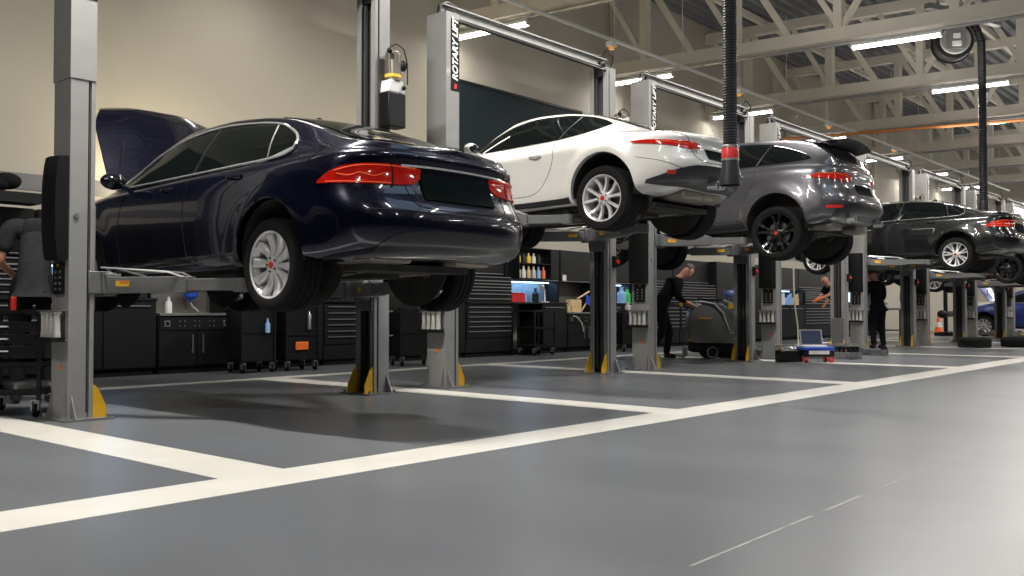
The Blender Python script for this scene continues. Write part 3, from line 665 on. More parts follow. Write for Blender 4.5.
# ------------------------------------------------------------------ two-post lifts
def text_mesh(name,body,size,m,parent,mtx,extr=.002,off=.0,shear=0):
    cu=bpy.data.curves.new(name,'FONT'); cu.body=body; cu.size=size; cu.extrude=extr; cu.offset=off; cu.shear=shear; cu.align_x='CENTER'; cu.align_y='CENTER'
    o=bpy.data.objects.new(name,cu); COL.objects.link(o)
    dg=bpy.context.evaluated_depsgraph_get(); me=bpy.data.meshes.new_from_object(o.evaluated_get(dg)); bpy.data.objects.remove(o)
    o=bpy.data.objects.new(name,me); COL.objects.link(o); me.materials.clear(); me.materials.append(M[m]); o.parent=parent; o.matrix_local=mtx
    return o
HC=4.23
def make_lift(label):
    # origin: centre between columns on the floor. near column outer face x=-1.66, far column outer face x=+1.65
    t=thing('two_post_lift',label,'vehicle lift',(CX,7.6,0),0,'two-post lifts along the bays')
    for s in (-1,1):
        xo=s*1.66; xi=s*1.46; y0,y1=-.15,.15
        def X(a,b_): return (min(a,b_),max(a,b_))
        b=MB()
        b.box(*X(xo,xo-s*.012),y0,y1,.012,HC)                       # outer web
        b.box(*X(xo-s*.012,xi+s*.06),y0,y0+.012,.012,HC); b.box(*X(xo-s*.012,xi+s*.06),y1-.012,y1,.012,HC)
        b.box(*X(xi+s*.035,xi),y0,y0+.012,.012,HC); b.box(*X(xi+s*.035,xi),y1-.012,y1,.012,HC)
        b.box(*X(xi+s*.012,xi),y0+.012,y0+.07,.012,HC); b.box(*X(xi+s*.012,xi),y1-.07,y1-.012,.012,HC)
        b.box(*X(xi+s*.06,xi+s*.035),y0+.018,y0+.024,.012,HC)
        # upper sleeve
        zs=2.78 if s<0 else 3.9
        if s<0:
            b.box(*X(xo+s*.008,xo),y0-.008,y1+.008,2.71,HC+.02); b.box(*X(xo,xi),y0-.008,y0,2.71,HC+.02); b.box(*X(xo,xi),y1,y1+.008,2.71,HC+.02)
        c=b.build('column','steel',t)
        b=MB(); b.box(*X(xi+s*.13,xi+s*.10),y0+.014,y1-.014,.05,HC-.1); b.bar((xi+s*.05,y0+.06,.1),(xi+s*.05,y0+.06,HC-.1),.02,.02); b.bar((xi+s*.05,y1-.09,.1),(xi+s*.05,y1-.09,HC-.1),.03,.03)
        b.cyl((xi+s*.08,.0,.1),(xi+s*.08,.0,2.2),.03,n=10)
        b.box(*X(xi+s*.05,xi+s*.047),y0+.0,y0+.024,.06,HC-.1)
        b.build('column_channel','steeld',c)
        b=MB(); b.box(*X(xi+s*.1,xi+s*.02),-.10,.10,HC-.12,HC+.06); b.cyl((xi+s*.04,-.05,HC+.05),(xi+s*.04,.05,HC+.05),.06,n=14); b.build('top_pulley','black',c)
        b=MB(); b.box(*X(xo+s*.06,xi-s*.14),y0-.09,y1+.09,0,.018)
        for yy in (y0+.03,y1-.03):
            b.prism([(0,.018),(.10,.018),(0,.26)],lambda u,v,h:(xo+s*u*.5,h,v),yy-.006,yy+.006)
        for xx in (xo-s*.03,):
            b.prism([(0,.018),(.09,.018),(0,.2)],lambda u,v,h:(h,y0-u,v),min(xx-.006,xx),xx+.006); b.prism([(0,.018),(.09,.018),(0,.2)],lambda u,v,h:(h,y1+u,v),xx-.006,xx+.006)
        for xx in (xo+s*.03,xi-s*.1):
            for yy in (y0-.05,y1+.05): b.cyl((xx,yy,.018),(xx,yy,.045),.016,n=6)
        b.build('base_plate','galv',c)
        for yy in (y0+.02,y1-.02):
            b=MB(); b.prism([(0,.018),(.115,.018),(.115,.10),(.045,.25),(0,.29)],lambda u,v,h:(xi-s*u,h,v),yy-.007,yy+.007); b.build('toe_guard','yellow',c)
        b=MB(); b.cyl((xo+s*.001,-.02,.42),(xo+s*.008,-.02,.42),.022,n=14); b.build('orange_sticker','orange',c)
        b=MB(); b.cyl((xo-s*.05,y0-.002,1.62),(xo-s*.05,y0-.012,1.62),.02,n=14); b.build('bolt_head','galv',c)
        if s>0:
            m_=MB(); m_.box(xo-.10,xo-.01,y0-.06,y0,1.46,1.62); sw=m_.build('stop_switch','black',t,.006)
            m_=MB(); m_.cyl((xo-.055,y0-.085,1.54),(xo-.055,y0-.06,1.54),.028,n=16); m_.build('stop_button','red',sw)
            m_=MB(); m_.box(xo,xo+.10,-.1,.02,.855,.87); m_.box(xo,xo+.1,-.1,.02,.60,.61); hk=m_.build('adapter_hook','galv',t)
            m_=MB(); m_.lathe([(.001,.61),(.026,.61),(.026,.68),(.022,.68),(.022,.83),(.034,.835),(.034,.855),(.001,.855)],lambda p,q2,h:(xo+.055+p,-.04+q2,h),14); m_.build('height_adapter','clearish',hk)
        if s>0:   # power unit
            xk=xo; xo=xk-.07
            m_=MB(); m_.box(xo-.1,xo+.06,-.17,-.155,2.75,3.5); pu=m_.build('power_unit','steeld',t)
            m_=MB(); m_.box(xo-.09,xo+.15,-.32,-.16,2.78,3.14); m_.build('oil_tank','black',pu,.012)
            m_=MB(); m_.prism([(-.08,3.14),(.14,3.14),(.12,3.27),(-.06,3.27)],lambda u,v,h:(xo+u,h,v),-.31,-.165); m_.build('pump_cap','whitep',pu,.01)
            m_=MB(); m_.cyl((xo+.03,-.245,3.27),(xo+.03,-.245,3.56),.08,n=20)
            for q in range(12): a=2*PI*q/12; m_.box(xo+.03+.08*cos(a)-.004,xo+.03+.08*cos(a)+.004,-.245+.08*sin(a)-.004,-.245+.08*sin(a)+.004,3.3,3.54)
            m_.ball((xo+.03,-.245,3.56),.08,.08,.04); m_.build('pump_motor','muffler',pu)
            m_=MB(); m_.ball((xo+.125,-.30,3.44),.045,.04,.06); m_.ball((xo+.11,-.33,3.20),.025); m_.ball((xo-.08,-.32,3.56),.03); m_.tube([(xo-.06,-.3,3.60),(xo+.0,-.34,3.64),(xo+.1,-.34,3.6),(xo+.15,-.34,3.45),(xo+.15,-.34,3.24)],.007,6); m_.build('starter_capacitor','black',pu)
            m_=MB(); m_.lathe([(.087,0),(.087,.035)],lambda p,q,h:(xo+.03+p,-.245+q,3.30+h),20); m_.build('motor_label','yellabel',pu)
            xo=xk
        else:     # control cover, adapter rack, brand strip
            m_=MB(); rows=[]
            for i in range(13):
                z=1.27+.82*i/12; k=1-.28*abs((i-6)/6)**3; rows.append([(xo-.004,y1+.0,z),(xo-.06*k,y1+.02,z),(xo-.105*k,y1-.03,z),(xo-.12*k,.02,z),(xo-.09*k,y0+.05,z),(xo-.004,y0+.015,z)])
            m_.grid(rows); m_.add(rows[0],[tuple(range(6))]); m_.add(rows[-1],[tuple(range(6))]); cc=m_.build('control_cover','black2',t)
            m_=MB(); m_.box(xo-.02,xo-.001,-.08,.1,1.0,1.25); m_.build('control_panel','black',cc)
            for q in range(4):
                for yy in (-.04,.04):
                    m_=MB(); m_.cyl((xo-.02,yy,1.04+.045*q),(xo-.028,yy,1.04+.045*q),.012,n=10); m_.build('control_button','galv',cc)
            m_=MB(); m_.cyl((xo-.02,0,1.23),(xo-.028,0,1.23),.012,n=10); m_.build('control_button','yellow',cc)
            m_=MB(); m_.box(xo-.12,xo,-.14,.16,.865,.873); m_.box(xo-.12,xo,-.14,.16,.63,.64); m_.box(xo-.012,xo,-.13,.15,.63,.873)
            m_.box(xo-.125,xo-.118,-.14,.16,.63,.66); rk=m_.build('adapter_rack','galv',t)
            for q in range(4):
                m_=MB(); yy=-.10+.077*q; m_.lathe([(.001,.64),(.028,.64),(.028,.70),(.024,.70),(.024,.84),(.034,.845),(.034,.862),(.001,.862)],lambda p,q2,h:(xo-.066+p,yy+q2,h),14)
                m_.build('height_adapter','clearish',rk)
            m_=MB(); m_.box(xo-.128,xo-.02,-.142,.162,.622,.66); m_.build('rack_tray','black',rk)
            m_=MB(); m_.box(xo+.065,xo+.20,y0-.012,y0-.009,3.36,4.18); ls=m_.build('brand_strip','black2',t)
            cxm=xo+.135
            text_mesh('brand_lettering','ROTARY LIFT',.118,'whitep',ls,Matrix.Translation((cxm,y0-.0135,3.83))@Matrix(((0,-1,0,0),(0,0,-1,0),(1,0,0,0),(0,0,0,1))),.001,.0045,.25)
            m_=MB(); m_.prism([(.01,3.385),(.05,3.385),(.06,3.44),(.02,3.44)],lambda u,v,h:(xo+.10+u,h,v),y0-.015,y0-.012); m_.build('brand_mark','red',ls)
        # carriage and arms (shift in z with load)
        m_=MB(); m_.box(*X(xi+s*.05,xi-s*.14),-.17,.17,-.16,.02); m_.box(*X(xi+s*.02,xi-s*.02),-.13,.13,-.3,.55); m_.box(*X(xi-s*.05,xi-s*.20),-.2,-.06,-.16,.0); m_.box(*X(xi-s*.05,xi-s*.20),.06,.2,-.16,.0)
        ca=m_.build('carriage','armsteel',t,.006); ca['z']=1
        for q,(px,py) in enumerate(((s*.76,-1.18),(s*.76,1.05))):
            a=Vector((xi-s*.13,-.13 if q==0 else .13,-.09)); e=Vector((px,py,-.09)); d=(e-a); mid=a+d*.62
            m_=MB(); m_.bar(a,mid,.15,.13); m_.bar(mid-d*.08,e,.11,.095); m_.cyl(e+Vector((0,0,-.06)),e+Vector((0,0,.05)),.075,n=18); m_.cyl(a+Vector((0,0,-.09)),a+Vector((0,0,.10)),.06,n=14)
            n_=Vector((-d.y,d.x,0)).normalized()
            ar=m_.build('swing_arm','armsteel',t,.005); ar['z']=1
            m_=MB()
            m_.tube([a+n_*.10+Vector((0,0,.14)),a+d*.5+n_*.10+Vector((0,0,.10)),a+d*.62+n_*.05+Vector((0,0,.05))],.009,6); m_.tube([a-n_*.10+Vector((0,0,.14)),a+d*.5-n_*.10+Vector((0,0,.10)),a+d*.62-n_*.05+Vector((0,0,.05))],.009,6)
            m_.tube([a+n_*.10+Vector((0,0,.14)),a+d*.28+Vector((0,0,.07))],.007,6)
            m_.build('arm_guard','galv',ar)
            m_=MB(); m_.cyl(e+Vector((0,0,.05)),e+Vector((0,0,.095)),.06,n=18); m_.build('lift_pad','black2',ar)
            u_=d.normalized(); p0=a+d*.10
            for sg in (-1,1):
                m_=MB(); m_.bar(p0+n_*sg*.077+Vector((0,0,.01)),p0+u_*.12+n_*sg*.077+Vector((0,0,.01)),.003,.045); m_.build('warning_label','yellabel',ar)
                m_=MB(); m_.bar(p0+u_*.035+n_*sg*.0785+Vector((0,0,.02)),p0+u_*.115+n_*sg*.0785+Vector((0,0,.02)),.003,.018); m_.build('warning_label','orange',ar)
    m_=MB(); m_.box(-1.6,1.6,-.05,.05,HC+.02,HC+.035); m_.box(-1.6,1.6,-.05,.05,HC+.13,HC+.145); m_.box(-1.6,1.6,-.006,.006,HC+.03,HC+.14); cb=m_.build('overhead_beam','steel',t)
    m_=MB(); m_.tube([(-1.45,-.12,HC-.05),(1.45,-.12,HC-.05)],.018,8); m_.build('safety_bar','black',cb)
    m_=MB(); m_.tube([(-1.62,.04,HC),(-1.6,.03,HC+.14),(-1.5,0,HC+.19),(-1.35,0,HC+.17),(0,.03,HC+.165),(1.4,0,HC+.17),(1.55,0,HC+.19),(1.62,.05,HC+.1)],.011,6); m_.tube([(1.5,0,HC+.16),(1.62,-.02,HC+.28),(1.75,-.05,HC+.2),(1.7,-.03,HC)],.01,6); m_.build('hydraulic_hose','black',cb)
    return t
proto=make_lift('grey two-post lift nearest the camera, holding up the dark blue saloon')
ll=['grey two-post lift with a tall brand strip, holding up the white coupe','grey two-post lift holding up the grey sport utility car','empty grey two-post lift with its arms lowered to the floor behind the laptop trolley',
 'grey two-post lift holding up the dark graphite saloon','grey two-post lift directly behind the graphite saloon, sixth along the row','grey two-post lift under the red car','grey two-post lift beside the blue car with raised bonnet, farthest of the row']
hs=[1.19-.02,1.81+.20-.02,1.70+.30-.02,.17,1.78+.24-.02,1.61+.24-.02,1.50+.24-.02,.22]
lifts=[proto]+[copytree(proto) for _ in range(7)]
for k,l in enumerate(lifts):
    l.location=(CX+P_*k,7.6,0)
    if k: l['label']=ll[k-1]
    for ch in l.children:
        if ch.get('z'): ch.location.z=hs[k]-.005
for l in lifts:
    for ch in l.children:
        if 'z' in ch: del ch['z']

# ------------------------------------------------------------------ overhead services
def dirpt(px,py,z):   # only used to measure where a fitting stands
    pass
b=MB(); b.tube([(9.0,10.15,6.0),(44,10.25,6.0)],.035,10)
for i in range(14): b.tube([(9.6+2.5*i,10.17,6.0),(9.6+2.5*i,10.17,8.3)],.006,5)
tag(b.build('conduit_pipe','lampbody'),'long galvanised conduit pipe hung over the bays, parallel to the back wall','pipe')
b=MB(); b.tube([(25.0,12.0,5.75),(28.8,-2.5,5.75)],.04,10); 
tag(b.build('gas_pipe','orpipe'),'orange painted pipe crossing under the roof','pipe')
for i,(x,l) in enumerate(((14.5,'white alarm beacon with amber lens on the conduit above the white coupe'),(19.6,'white alarm beacon with amber lens on the conduit above the grey utility car'),(24.7,'white alarm beacon with amber lens on the conduit left of the long black hose'),(29.8,'white alarm beacon with amber lens on the far conduit near the graphite saloon'))):
    t=thing('alarm_beacon',l,'beacon',(x,10.17,5.96),0,'amber beacons on the conduit')
    b=MB(); b.box(-.09,.09,-.07,.07,-.10,0); b.build('housing','whitep',t,.01)
    b=MB(); b.lathe([(.001,-.16),(.04,-.155),(.055,-.13),(.055,-.10)],lambda p,q,h:(p,q,h),16); b.build('amber_lens',mat('amber_lens',(.9,.35,.02),.2,emit=(1,.4,.05),es=.6) if i==0 else bpy.data.materials['amber_lens'],t)

def corr_hose(b,pts,r,pitch=.03):
    # corrugated: rings along path
    P=[Vector(p) for p in pts]; out=[];rs=[]
    for i in range(len(P)-1):
        n=max(1,int((P[i+1]-P[i]).length/(pitch/2)))
        for k in range(n):
            out.append(P[i].lerp(P[i+1],k/n)); rs.append(r if len(out)%2 else r*.88)
    out.append(P[-1]); rs.append(r); b.tube(out,rs,14)
# hose to the coupe's tailpipe
hx,hy=8.19,4.35
t=thing('exhaust_hose','thick black corrugated exhaust hose hanging behind the white coupe','hose',(hx,hy,2.24),0)
b=MB(); corr_hose(b,[(0,0,.2),(0,0,6.05)],.071,.027); b.build('corrugated_tube','rubber',t)
b=MB(); b.lathe([(.078,.10),(.082,.10),(.082,.19),(.078,.20)],lambda p,q,h:(p,q,h+.0),18); b.build('clamp_band','red',t)
b=MB(); b.lathe([(.10,-.16),(.098,-.10),(.082,.03),(.076,.14),(.06,.14),(.07,.0),(.09,-.16)],lambda p,q,h:(p,q,h),20); b.bar((.08,0,.0),(.15,0,.06),.02,.03); b.build('tailpipe_nozzle','rubber',t)
b=MB(); b.lathe([(.079,.075),(.085,.08),(.085,.095),(.079,.10)],lambda p,q,h:(p,q,h),18); b.lathe([(.079,.20),(.085,.205),(.085,.22),(.079,.225)],lambda p,q,h:(p,q,h),18); b.build('band_ring','galv',t)
# reel with the second hose
rx,ry,rz_=21.32,6.0,6.66
t=thing('hose_reel','grey and black exhaust hose reel hung under the roof, top right','hose reel',(rx,ry,rz_),R(-62))
f=lambda p,q,h:(p,h,q)
b=MB(); b.lathe([(.001,-.12),(.30,-.12),(.30,-.10),(.14,-.09),(.14,.24),(.42,.25),(.42,.27),(.001,.27)],f,36); b.build('drum','black',t)
b=MB(); b.lathe([(.001,-.13),(.10,-.14),(.29,-.15),(.31,-.13),(.31,-.11)],f,36); b.build('drum_flange','steel',t)
b=MB(); b.box(-.17,.17,-.24,-.2,-.22,.55); b.box(-.17,.17,.30,.33,-.1,.55); b.box(-.2,.2,-.24,.33,.52,.57); b.bar((-.12,-.22,.3),(-.12,-.22,-.2),.03,.03); b.build('bracket','galv',t)
b=MB(); b.box(-.07,.07,-.27,-.24,.0,.1); b.box(-.09,.09,-.27,-.24,-.16,-.06); b.build('reel_motor','whitep',t)
b=MB()
hp=[]
for i in range(40):
    a=R(200-110*i/39*1.0); hp.append((.36*cos(a),.1,.36*sin(a)))
hp2=[(.36*cos(R(120-120*i/12)),.1,.36*sin(R(120-120*i/12))) for i in range(13)]
b.lathe([(.16,-.07),(.38,-.07),(.40,.0),(.40,.17),(.38,.23),(.16,.23)],f,36,closed=True); b.build('wound_hose','rubber',t)
t2=thing('exhaust_hose','long thin black exhaust hose hanging from the reel to the graphite saloon','hose',(21.93,5.61,3.1),0)
b=MB(); corr_hose(b,[(-.22,.12,3.98),(-.12,.06,3.86),(-.03,0,3.6),(0,0,3.2),(0.0,0,1.6),(.0,0,.1)],.088,.05); b.build('corrugated_tube','rubber',t2)
b=MB(); b.lathe([(.10,-.1),(.095,.0),(.09,.12),(.05,.12)],lambda p,q,h:(p,q,h),16); b.build('tailpipe_nozzle','rubber',t2)
b=MB(); b.bar((rx-.8,ry+.3,7.3),(rx+1.6,ry-.5,7.3),.14,.12); b.bar((rx-.4,ry+.2,7.36),(rx-.4,ry+.2,8.5),.06,.06); b.bar((rx+1.2,ry-.38,7.36),(rx+1.2,ry-.38,8.5),.06,.06); tag(b.build('reel_support','galv'),'galvanised support rail carrying the hose reel','rail')

# ------------------------------------------------------------------ wall of tool cabinets (front plane y = 11.95)
YF=11.95; YW=12.58
def handle_h(par,x0,x1,z):
    b=MB(); b.box(x0,x1,YF-.028,YF-.012,z-.008,z+.008); b.box(x0+.02,x0+.04,YF-.015,YF+.005,z-.006,z+.006); b.box(x1-.04,x1-.02,YF-.015,YF+.005,z-.006,z+.006)
    return b.build('handle','handle',par)
def handle_v(par,x,z0,z1):
    b=MB(); b.box(x-.008,x+.008,YF-.034,YF-.018,z0,z1); b.box(x-.006,x+.006,YF-.02,YF+.005,z0+.02,z0+.04); b.box(x-.006,x+.006,YF-.02,YF+.005,z1-.04,z1-.02)
    return b.build('handle','handle',par)
def reloc(t):
    # move children so the thing's empty sits at its base
    for ch in t.children: ch.location=-Vector(t.location)
def unit(kind,x0,x1,label,zs=None,top=2.14,led=True,open_x=None):
    t=thing('tool_cabinet',label,'cabinet',((x0+x1)/2,YF+.3,0),0,'black workshop cabinets along the wall')
    g=.006; xa,xb=x0+g,x1-g
    b=MB(); b.box(xa+.02,xb-.02,YF+.06,YW,0,.09); b.build('plinth','black2',t)
    wt={'peg':.80,'tall':1.02,'lit':1.0,'drawers':1.0}[kind]
    b=MB()
    bx0=open_x if open_x else xa
    b.box(bx0,xb,YF+.02,YW,.09,wt)
    b.build('base_carcass','black',t,.004)
    if open_x: b=MB(); b.box(xa,xa+.03,YF+.02,YW,.0,wt); b.build('side_panel','black',t)
    if kind!='tall':
        b=MB(); b.box(xa,xb,YF-.02,YW,wt,wt+.035); w=b.build('worktop','black' if kind!='peg' else 'stain',t,.003)
    if kind in('lit','tall'):
        xs=[bx0,xb] if kind=='lit' and (xb-bx0)<1.0 else [bx0,(bx0+xb)/2,xb]
        for i in range(len(xs)-1):
            b=MB(); b.box(xs[i]+.008,xs[i+1]-.008,YF,YF+.02,.11,wt-.015 if kind=='lit' else top-.03); d=b.build('door','black',t,.003)
            if kind=='lit': handle_h(d,xs[i]+.06,xs[i+1]-.1,wt-.07)
            else: handle_v(d,xs[i+1]-.09 if i==0 else xs[i]+.09,.36,1.0)
    if kind=='peg':
        b=MB(); b.box(xa+.01,xb-.01,YF-.002,YF+.02,.60,.78); st=b.build('perforated_strip','black',t)
        n=5
        for i in range(n):
            xc=xa+.12+(xb-xa-.24)*i/(n-1)
            b=MB()
            for dx in (-.035,.035):
                for dz in (-.035,.035): b.cyl((xc+dx,YF-.007,.69+dz),(xc+dx,YF-.002,.69+dz),.009,n=8)
            if i in(0,n-1): b.lathe([(.03,0),(.042,0),(.042,.012),(.03,.012)],lambda p,q,h,xc=xc:(xc+p,YF-.004-h,.69+q),16,closed=True)
            b.build('socket_plate','handle',st)
        for i in range(2):
            xm=(xa+xb)/2; b=MB(); b.box((xa if i==0 else xm)+.008,(xm if i==0 else xb)-.008,YF,YF+.02,.11,.585); d=b.build('door','black',t,.003); handle_v(d,xm+(-.08 if i==0 else .08),.28,.54)
        b=MB(); b.box(xa,xb,YW-.03,YW-.01,.835,1.50); b.build('splashback','stain',t)
        b=MB(); b.box(xa,xb,YF-.03,YF-.018,.80,.832); b.build('front_edge','handle',t)
    if kind=='drawers':
        hs_=zs or [.94,.83,.73,.64,.54,.45]
        for i,z in enumerate(hs_):
            lo=(hs_[i+1] if i+1<len(hs_) else z-.14)+.025 if z<1.0 else z-.055
            b=MB(); b.box(xa+.01,xb-.01,YF,YF+.02,lo,z+.022); d=b.build('drawer','black',t,.002); handle_h(d,xa+.05,xb-.05,z)
    # upper part
    if kind=='tall':
        b=MB(); b.box(xa,xb,YF+.02,YW,wt,top); b.build('upper_carcass','black',t)
    else:
        zn=1.46 if kind!='drawers' else 1.55
        if kind=='drawers':
            b=MB(); b.box(xa,xb,YF+.06,YW,wt+.035,1.5); b.build('top_chest','black',t,.004)
            b=MB(); b.box(xa,xb,YF+.03,YW,1.5,1.515); b.build('chest_edge','handle',t)
        else:
            b=MB(); b.box(xa,xa+.02,YF+.25,YW,wt+.035,zn); b.build('side_panel','black',t); b=MB(); b.box(xb-.02,xb,YF+.25,YW,wt+.035,zn); b.build('side_panel','black',t)
        b=MB(); b.box(xa,xb,YF+.22,YW,zn,top); uc=b.build('wall_cupboard','black',t,.004)
        b=MB(); b.box(xa+.01,xb-.01,YF+.20,YF+.22,zn+.05,top-.01); d=b.build('cupboard_door','black',t,.003)
        b=MB(); b.box(xa+.04,xb-.04,YF+.185,YF+.20,zn+.02,zn+.035); b.build('cupboard_handle','handle',t)
        if kind=='lit':
            b=MB(); b.box(xa+.02,xb-.02,YW-.02,YW-.01,wt+.035,zn); b.build('splashback',BS,t)
            b=MB(); b.box(xa+.05,xb-.05,YF+.45,YF+.48,zn-.02,zn-.004); b.build('led_strip','led',t)
            area('niche_light',((xa+xb)/2,YF+.46,zn-.03),(xb-xa)*.85,.06,9 if x0<20 else 22,(.42,.68,1))
    reloc(t); return t
BS=mat('blue_grey_splashback',(.30,.38,.45),.3,.3,0,.08)
U=[('tall',-8.0,-5.0,'tall black cupboards farthest left along the wall, outside the picture'),('tall',-4.98,-2.0,'tall black cupboards second from the left end, outside the picture'),('tall',-1.98,.4,'tall black cupboards third from the left end, outside the picture'),('tall',.42,2.88,'tall black cupboards just outside the left picture edge'),
 ('drawers',2.9,4.86,'black drawer cabinet at the left picture edge with an overhead canopy'),
 ('lit',4.9,6.38,'black cabinet with a long handle and lit niche right of the nearest column'),
 ('peg',6.40,7.55,'black cabinet with steel splashback and dotted socket strip'),
 ('tall',7.57,9.16,'plain black cabinet behind the two small tool carts'),
 ('drawers',9.18,10.15,'black cabinet with a stack of silver-handled drawers, behind the silver wheel'),
 ('tall',10.17,12.38,'tall black cupboard with a vertical handle between the first two lifts'),
 ('drawers',12.4,13.68,'black drawer chest in front of which the blue car tail ends'),
 ('lit',13.70,15.42,'black workbench with a bright blue-lit niche holding a red box'),
 ('peg',15.44,16.70,'black workbench with pegboard niche and wooden blocks'),
 ('lit',16.72,18.1,'black workbench with blue-lit niche behind the second lift'),
 ('drawers',18.12,19.9,'wide black drawer chest directly behind the stooping man'),
 ('drawers',19.92,21.7,'wide black drawer chest behind the floor scrubber'),
 ('tall',21.72,25.0,'tall black cupboards right of the floor scrubber'),
 ('lit',25.02,27.1,'black workbench with a bright lit niche, left of the bald man'),
 ('drawers',27.12,29.2,'black drawer chest behind the bald man'),
 ('lit',29.22,31.6,'far black workbench with a bright lit niche'),
 ('tall',31.62,33.4,'last tall black cupboard of the wall row')]
ZD=[1.43,1.37,1.31,1.25,1.18,1.09,.93,.84,.75,.66,.57,.48]
units=[]
for i,(k,a,b_,l) in enumerate(U):
    units.append(unit(k,a,b_,l,zs=(ZD if (k=='drawers' and i!=8) else [1.16,.93,.83,.73,.64,.54,.45]) if k=='drawers' else None,open_x=14.62 if i==11 else None))
def item(nm,label,cat,build,m,grp=None,loc=None,bevel=0):
    b=MB(); build(b); 
    lo=Vector((sum(v[0] for v in b.v)/len(b.v),sum(v[1] for v in b.v)/len(b.v),min(v[2] for v in b.v)))
    b.v=[tuple(Vector(v)-lo) for v in b.v]
    o=b.build(nm,m,None,bevel); o.location=lo; tag(o,label,cat,grp); return o
def bottle(b,x,y,z,r,h,neck=.4):
    b.lathe([(.001,0),(r,0),(r,h*.62),(r*.45,h*.78),(r*neck,h*.82),(r*neck,h*.97),(r*.5,h*.97),(r*.5,h),(.001,h)],lambda p,q,hh:(x+p,y+q,z+hh),14)
# canopy and bag at the left edge
item('canopy_lid','black flat canopy lid over the drawer cabinet at the left edge','lid',lambda b:(b.box(2.95,4.78,11.2,12.1,2.16,2.22),b.box(2.95,4.78,11.2,11.24,2.10,2.16)),'black')
item('tool_bag','crumpled black bag lying on the canopy lid','bag',lambda b:(b.ball((4.05,11.6,2.33),.3,.22,.11),b.ball((4.32,11.6,2.38),.16,.14,.1),b.ball((3.8,11.55,2.36),.2,.16,.12)),'shirtd')
# bench items
zt=1.035
item('paper_roll','white paper towel roll lying on the bench in the nearest lit niche','roll',lambda b:b.lathe([(.022,-.14),(.065,-.14),(.065,.14),(.022,.14)],lambda p,q,h:(5.95+h,12.05+p,zt+.065+q),20,closed=True),'whitep')
item('parts_tray','blue plastic tray beside the paper roll','tray',lambda b:(b.box(5.35,5.72,12.0,12.2,zt,zt+.01),b.box(5.35,5.36,12.0,12.2,zt,zt+.07),b.box(5.71,5.72,12.0,12.2,zt,zt+.07),b.box(5.35,5.72,12.0,12.01,zt,zt+.05),b.box(5.35,5.72,12.19,12.2,zt,zt+.07)),'ltblue')
item('spray_bottle','white spray bottle standing on the steel-backed bench','bottle',lambda b:bottle(b,6.6,12.05,.837,.045,.22),'whitep')
t=thing('blue_funnel','blue funnel with bent spout hanging above the steel-backed bench','funnel',(7.1,12.35,1.05))
b=MB(); b.lathe([(.10,.1),(.095,.1),(.09,.02),(.02,-.04),(.018,-.06),(.026,-.04),(.10,.02)],lambda p,q,h:(p,q,h),20,closed=True); b.build('cone_bowl','blue',t)
b=MB(); b.tube([(0,0,-.05),(.03,0,-.12),(.12,-.01,-.19)],.011,8); b.build('spout','cord',t)
item('tool_case','blue case standing on the bench behind the first far column','case',lambda b:b.box(8.75,9.1,11.98,12.3,1.13,1.27),'blue',bevel=.02)
for o in [bpy.data.objects['tool_case']]: o.location=(9.66,12.05,1.53)
# lit niche with red box, bottles on its shelf
item('parts_box','red box at the left end of the blue-lit niche','box',lambda b:(b.box(13.85,14.25,12.1,12.35,zt,zt+.17),b.box(13.84,14.26,12.09,12.36,zt+.17,zt+.185)),'red')
for i,(x,h,r,m,l) in enumerate(((14.1,.30,.045,'whitep','tall white bottle behind the red box in the lit niche'),(14.45,.22,.06,'clearish','stout pale bottle right of the red box in the lit niche'),(14.62,.26,.04,'ltblue','pale blue bottle in the middle of the lit niche'),(14.95,.30,.07,'black','black canister right of the bottles in the lit niche'))):
    item('bench_bottle',l,'bottle',lambda b,x=x,h=h,r=r:bottle(b,x,12.42,zt,r,h),m,'bottles in the blue-lit niche')
item('workshop_lamp','white angled work lamp in the blue-lit niche','lamp',lambda b:(b.tube([(15.0,12.2,zt),(14.98,12.2,zt+.25),(14.85,12.15,zt+.36)],.014,8),b.cyl((14.86,12.15,zt+.36),(14.8,12.12,zt+.30),.03,.05,12),b.cyl((15.0,12.2,zt),(15.0,12.2,zt+.02),.08,n=16)),'whitep')
t=thing('bottle_shelf','open black shelf of oil bottles above the blue-lit niche','shelf',(14.42,12.06,1.50))
b=MB()
for z in (0,.30,.60): b.box(-.5,.5,-.09,.09,z,z+.015)
for x in (-.5,.49): b.box(x,x+.01,-.09,.09,0,.6)
b.box(-.5,.5,.085,.09,0,.6); b.build('shelf_frame','black',t)
bc=['clearish','whitep','wood','clearish','ltblue','orange','yellabel','black','yellabel','whitep','black']
bl=['white-capped','milky','tan','clear','pale blue','bright orange','yellow','black','second yellow','plain white','last black']
for i in range(11):
    x=13.98+.155*(i%6); z=1.515 if i<6 else 1.815
    item('oil_bottle','%s oil bottle on the %s board of the bottle shelf'%(bl[i],'lower' if i<6 else 'upper'),'bottle',lambda b,x=x,z=z:bottle(b,x,12.05,z,.045,.24 if z<1.7 else .20),bc[i],'oil bottles on the shelf')
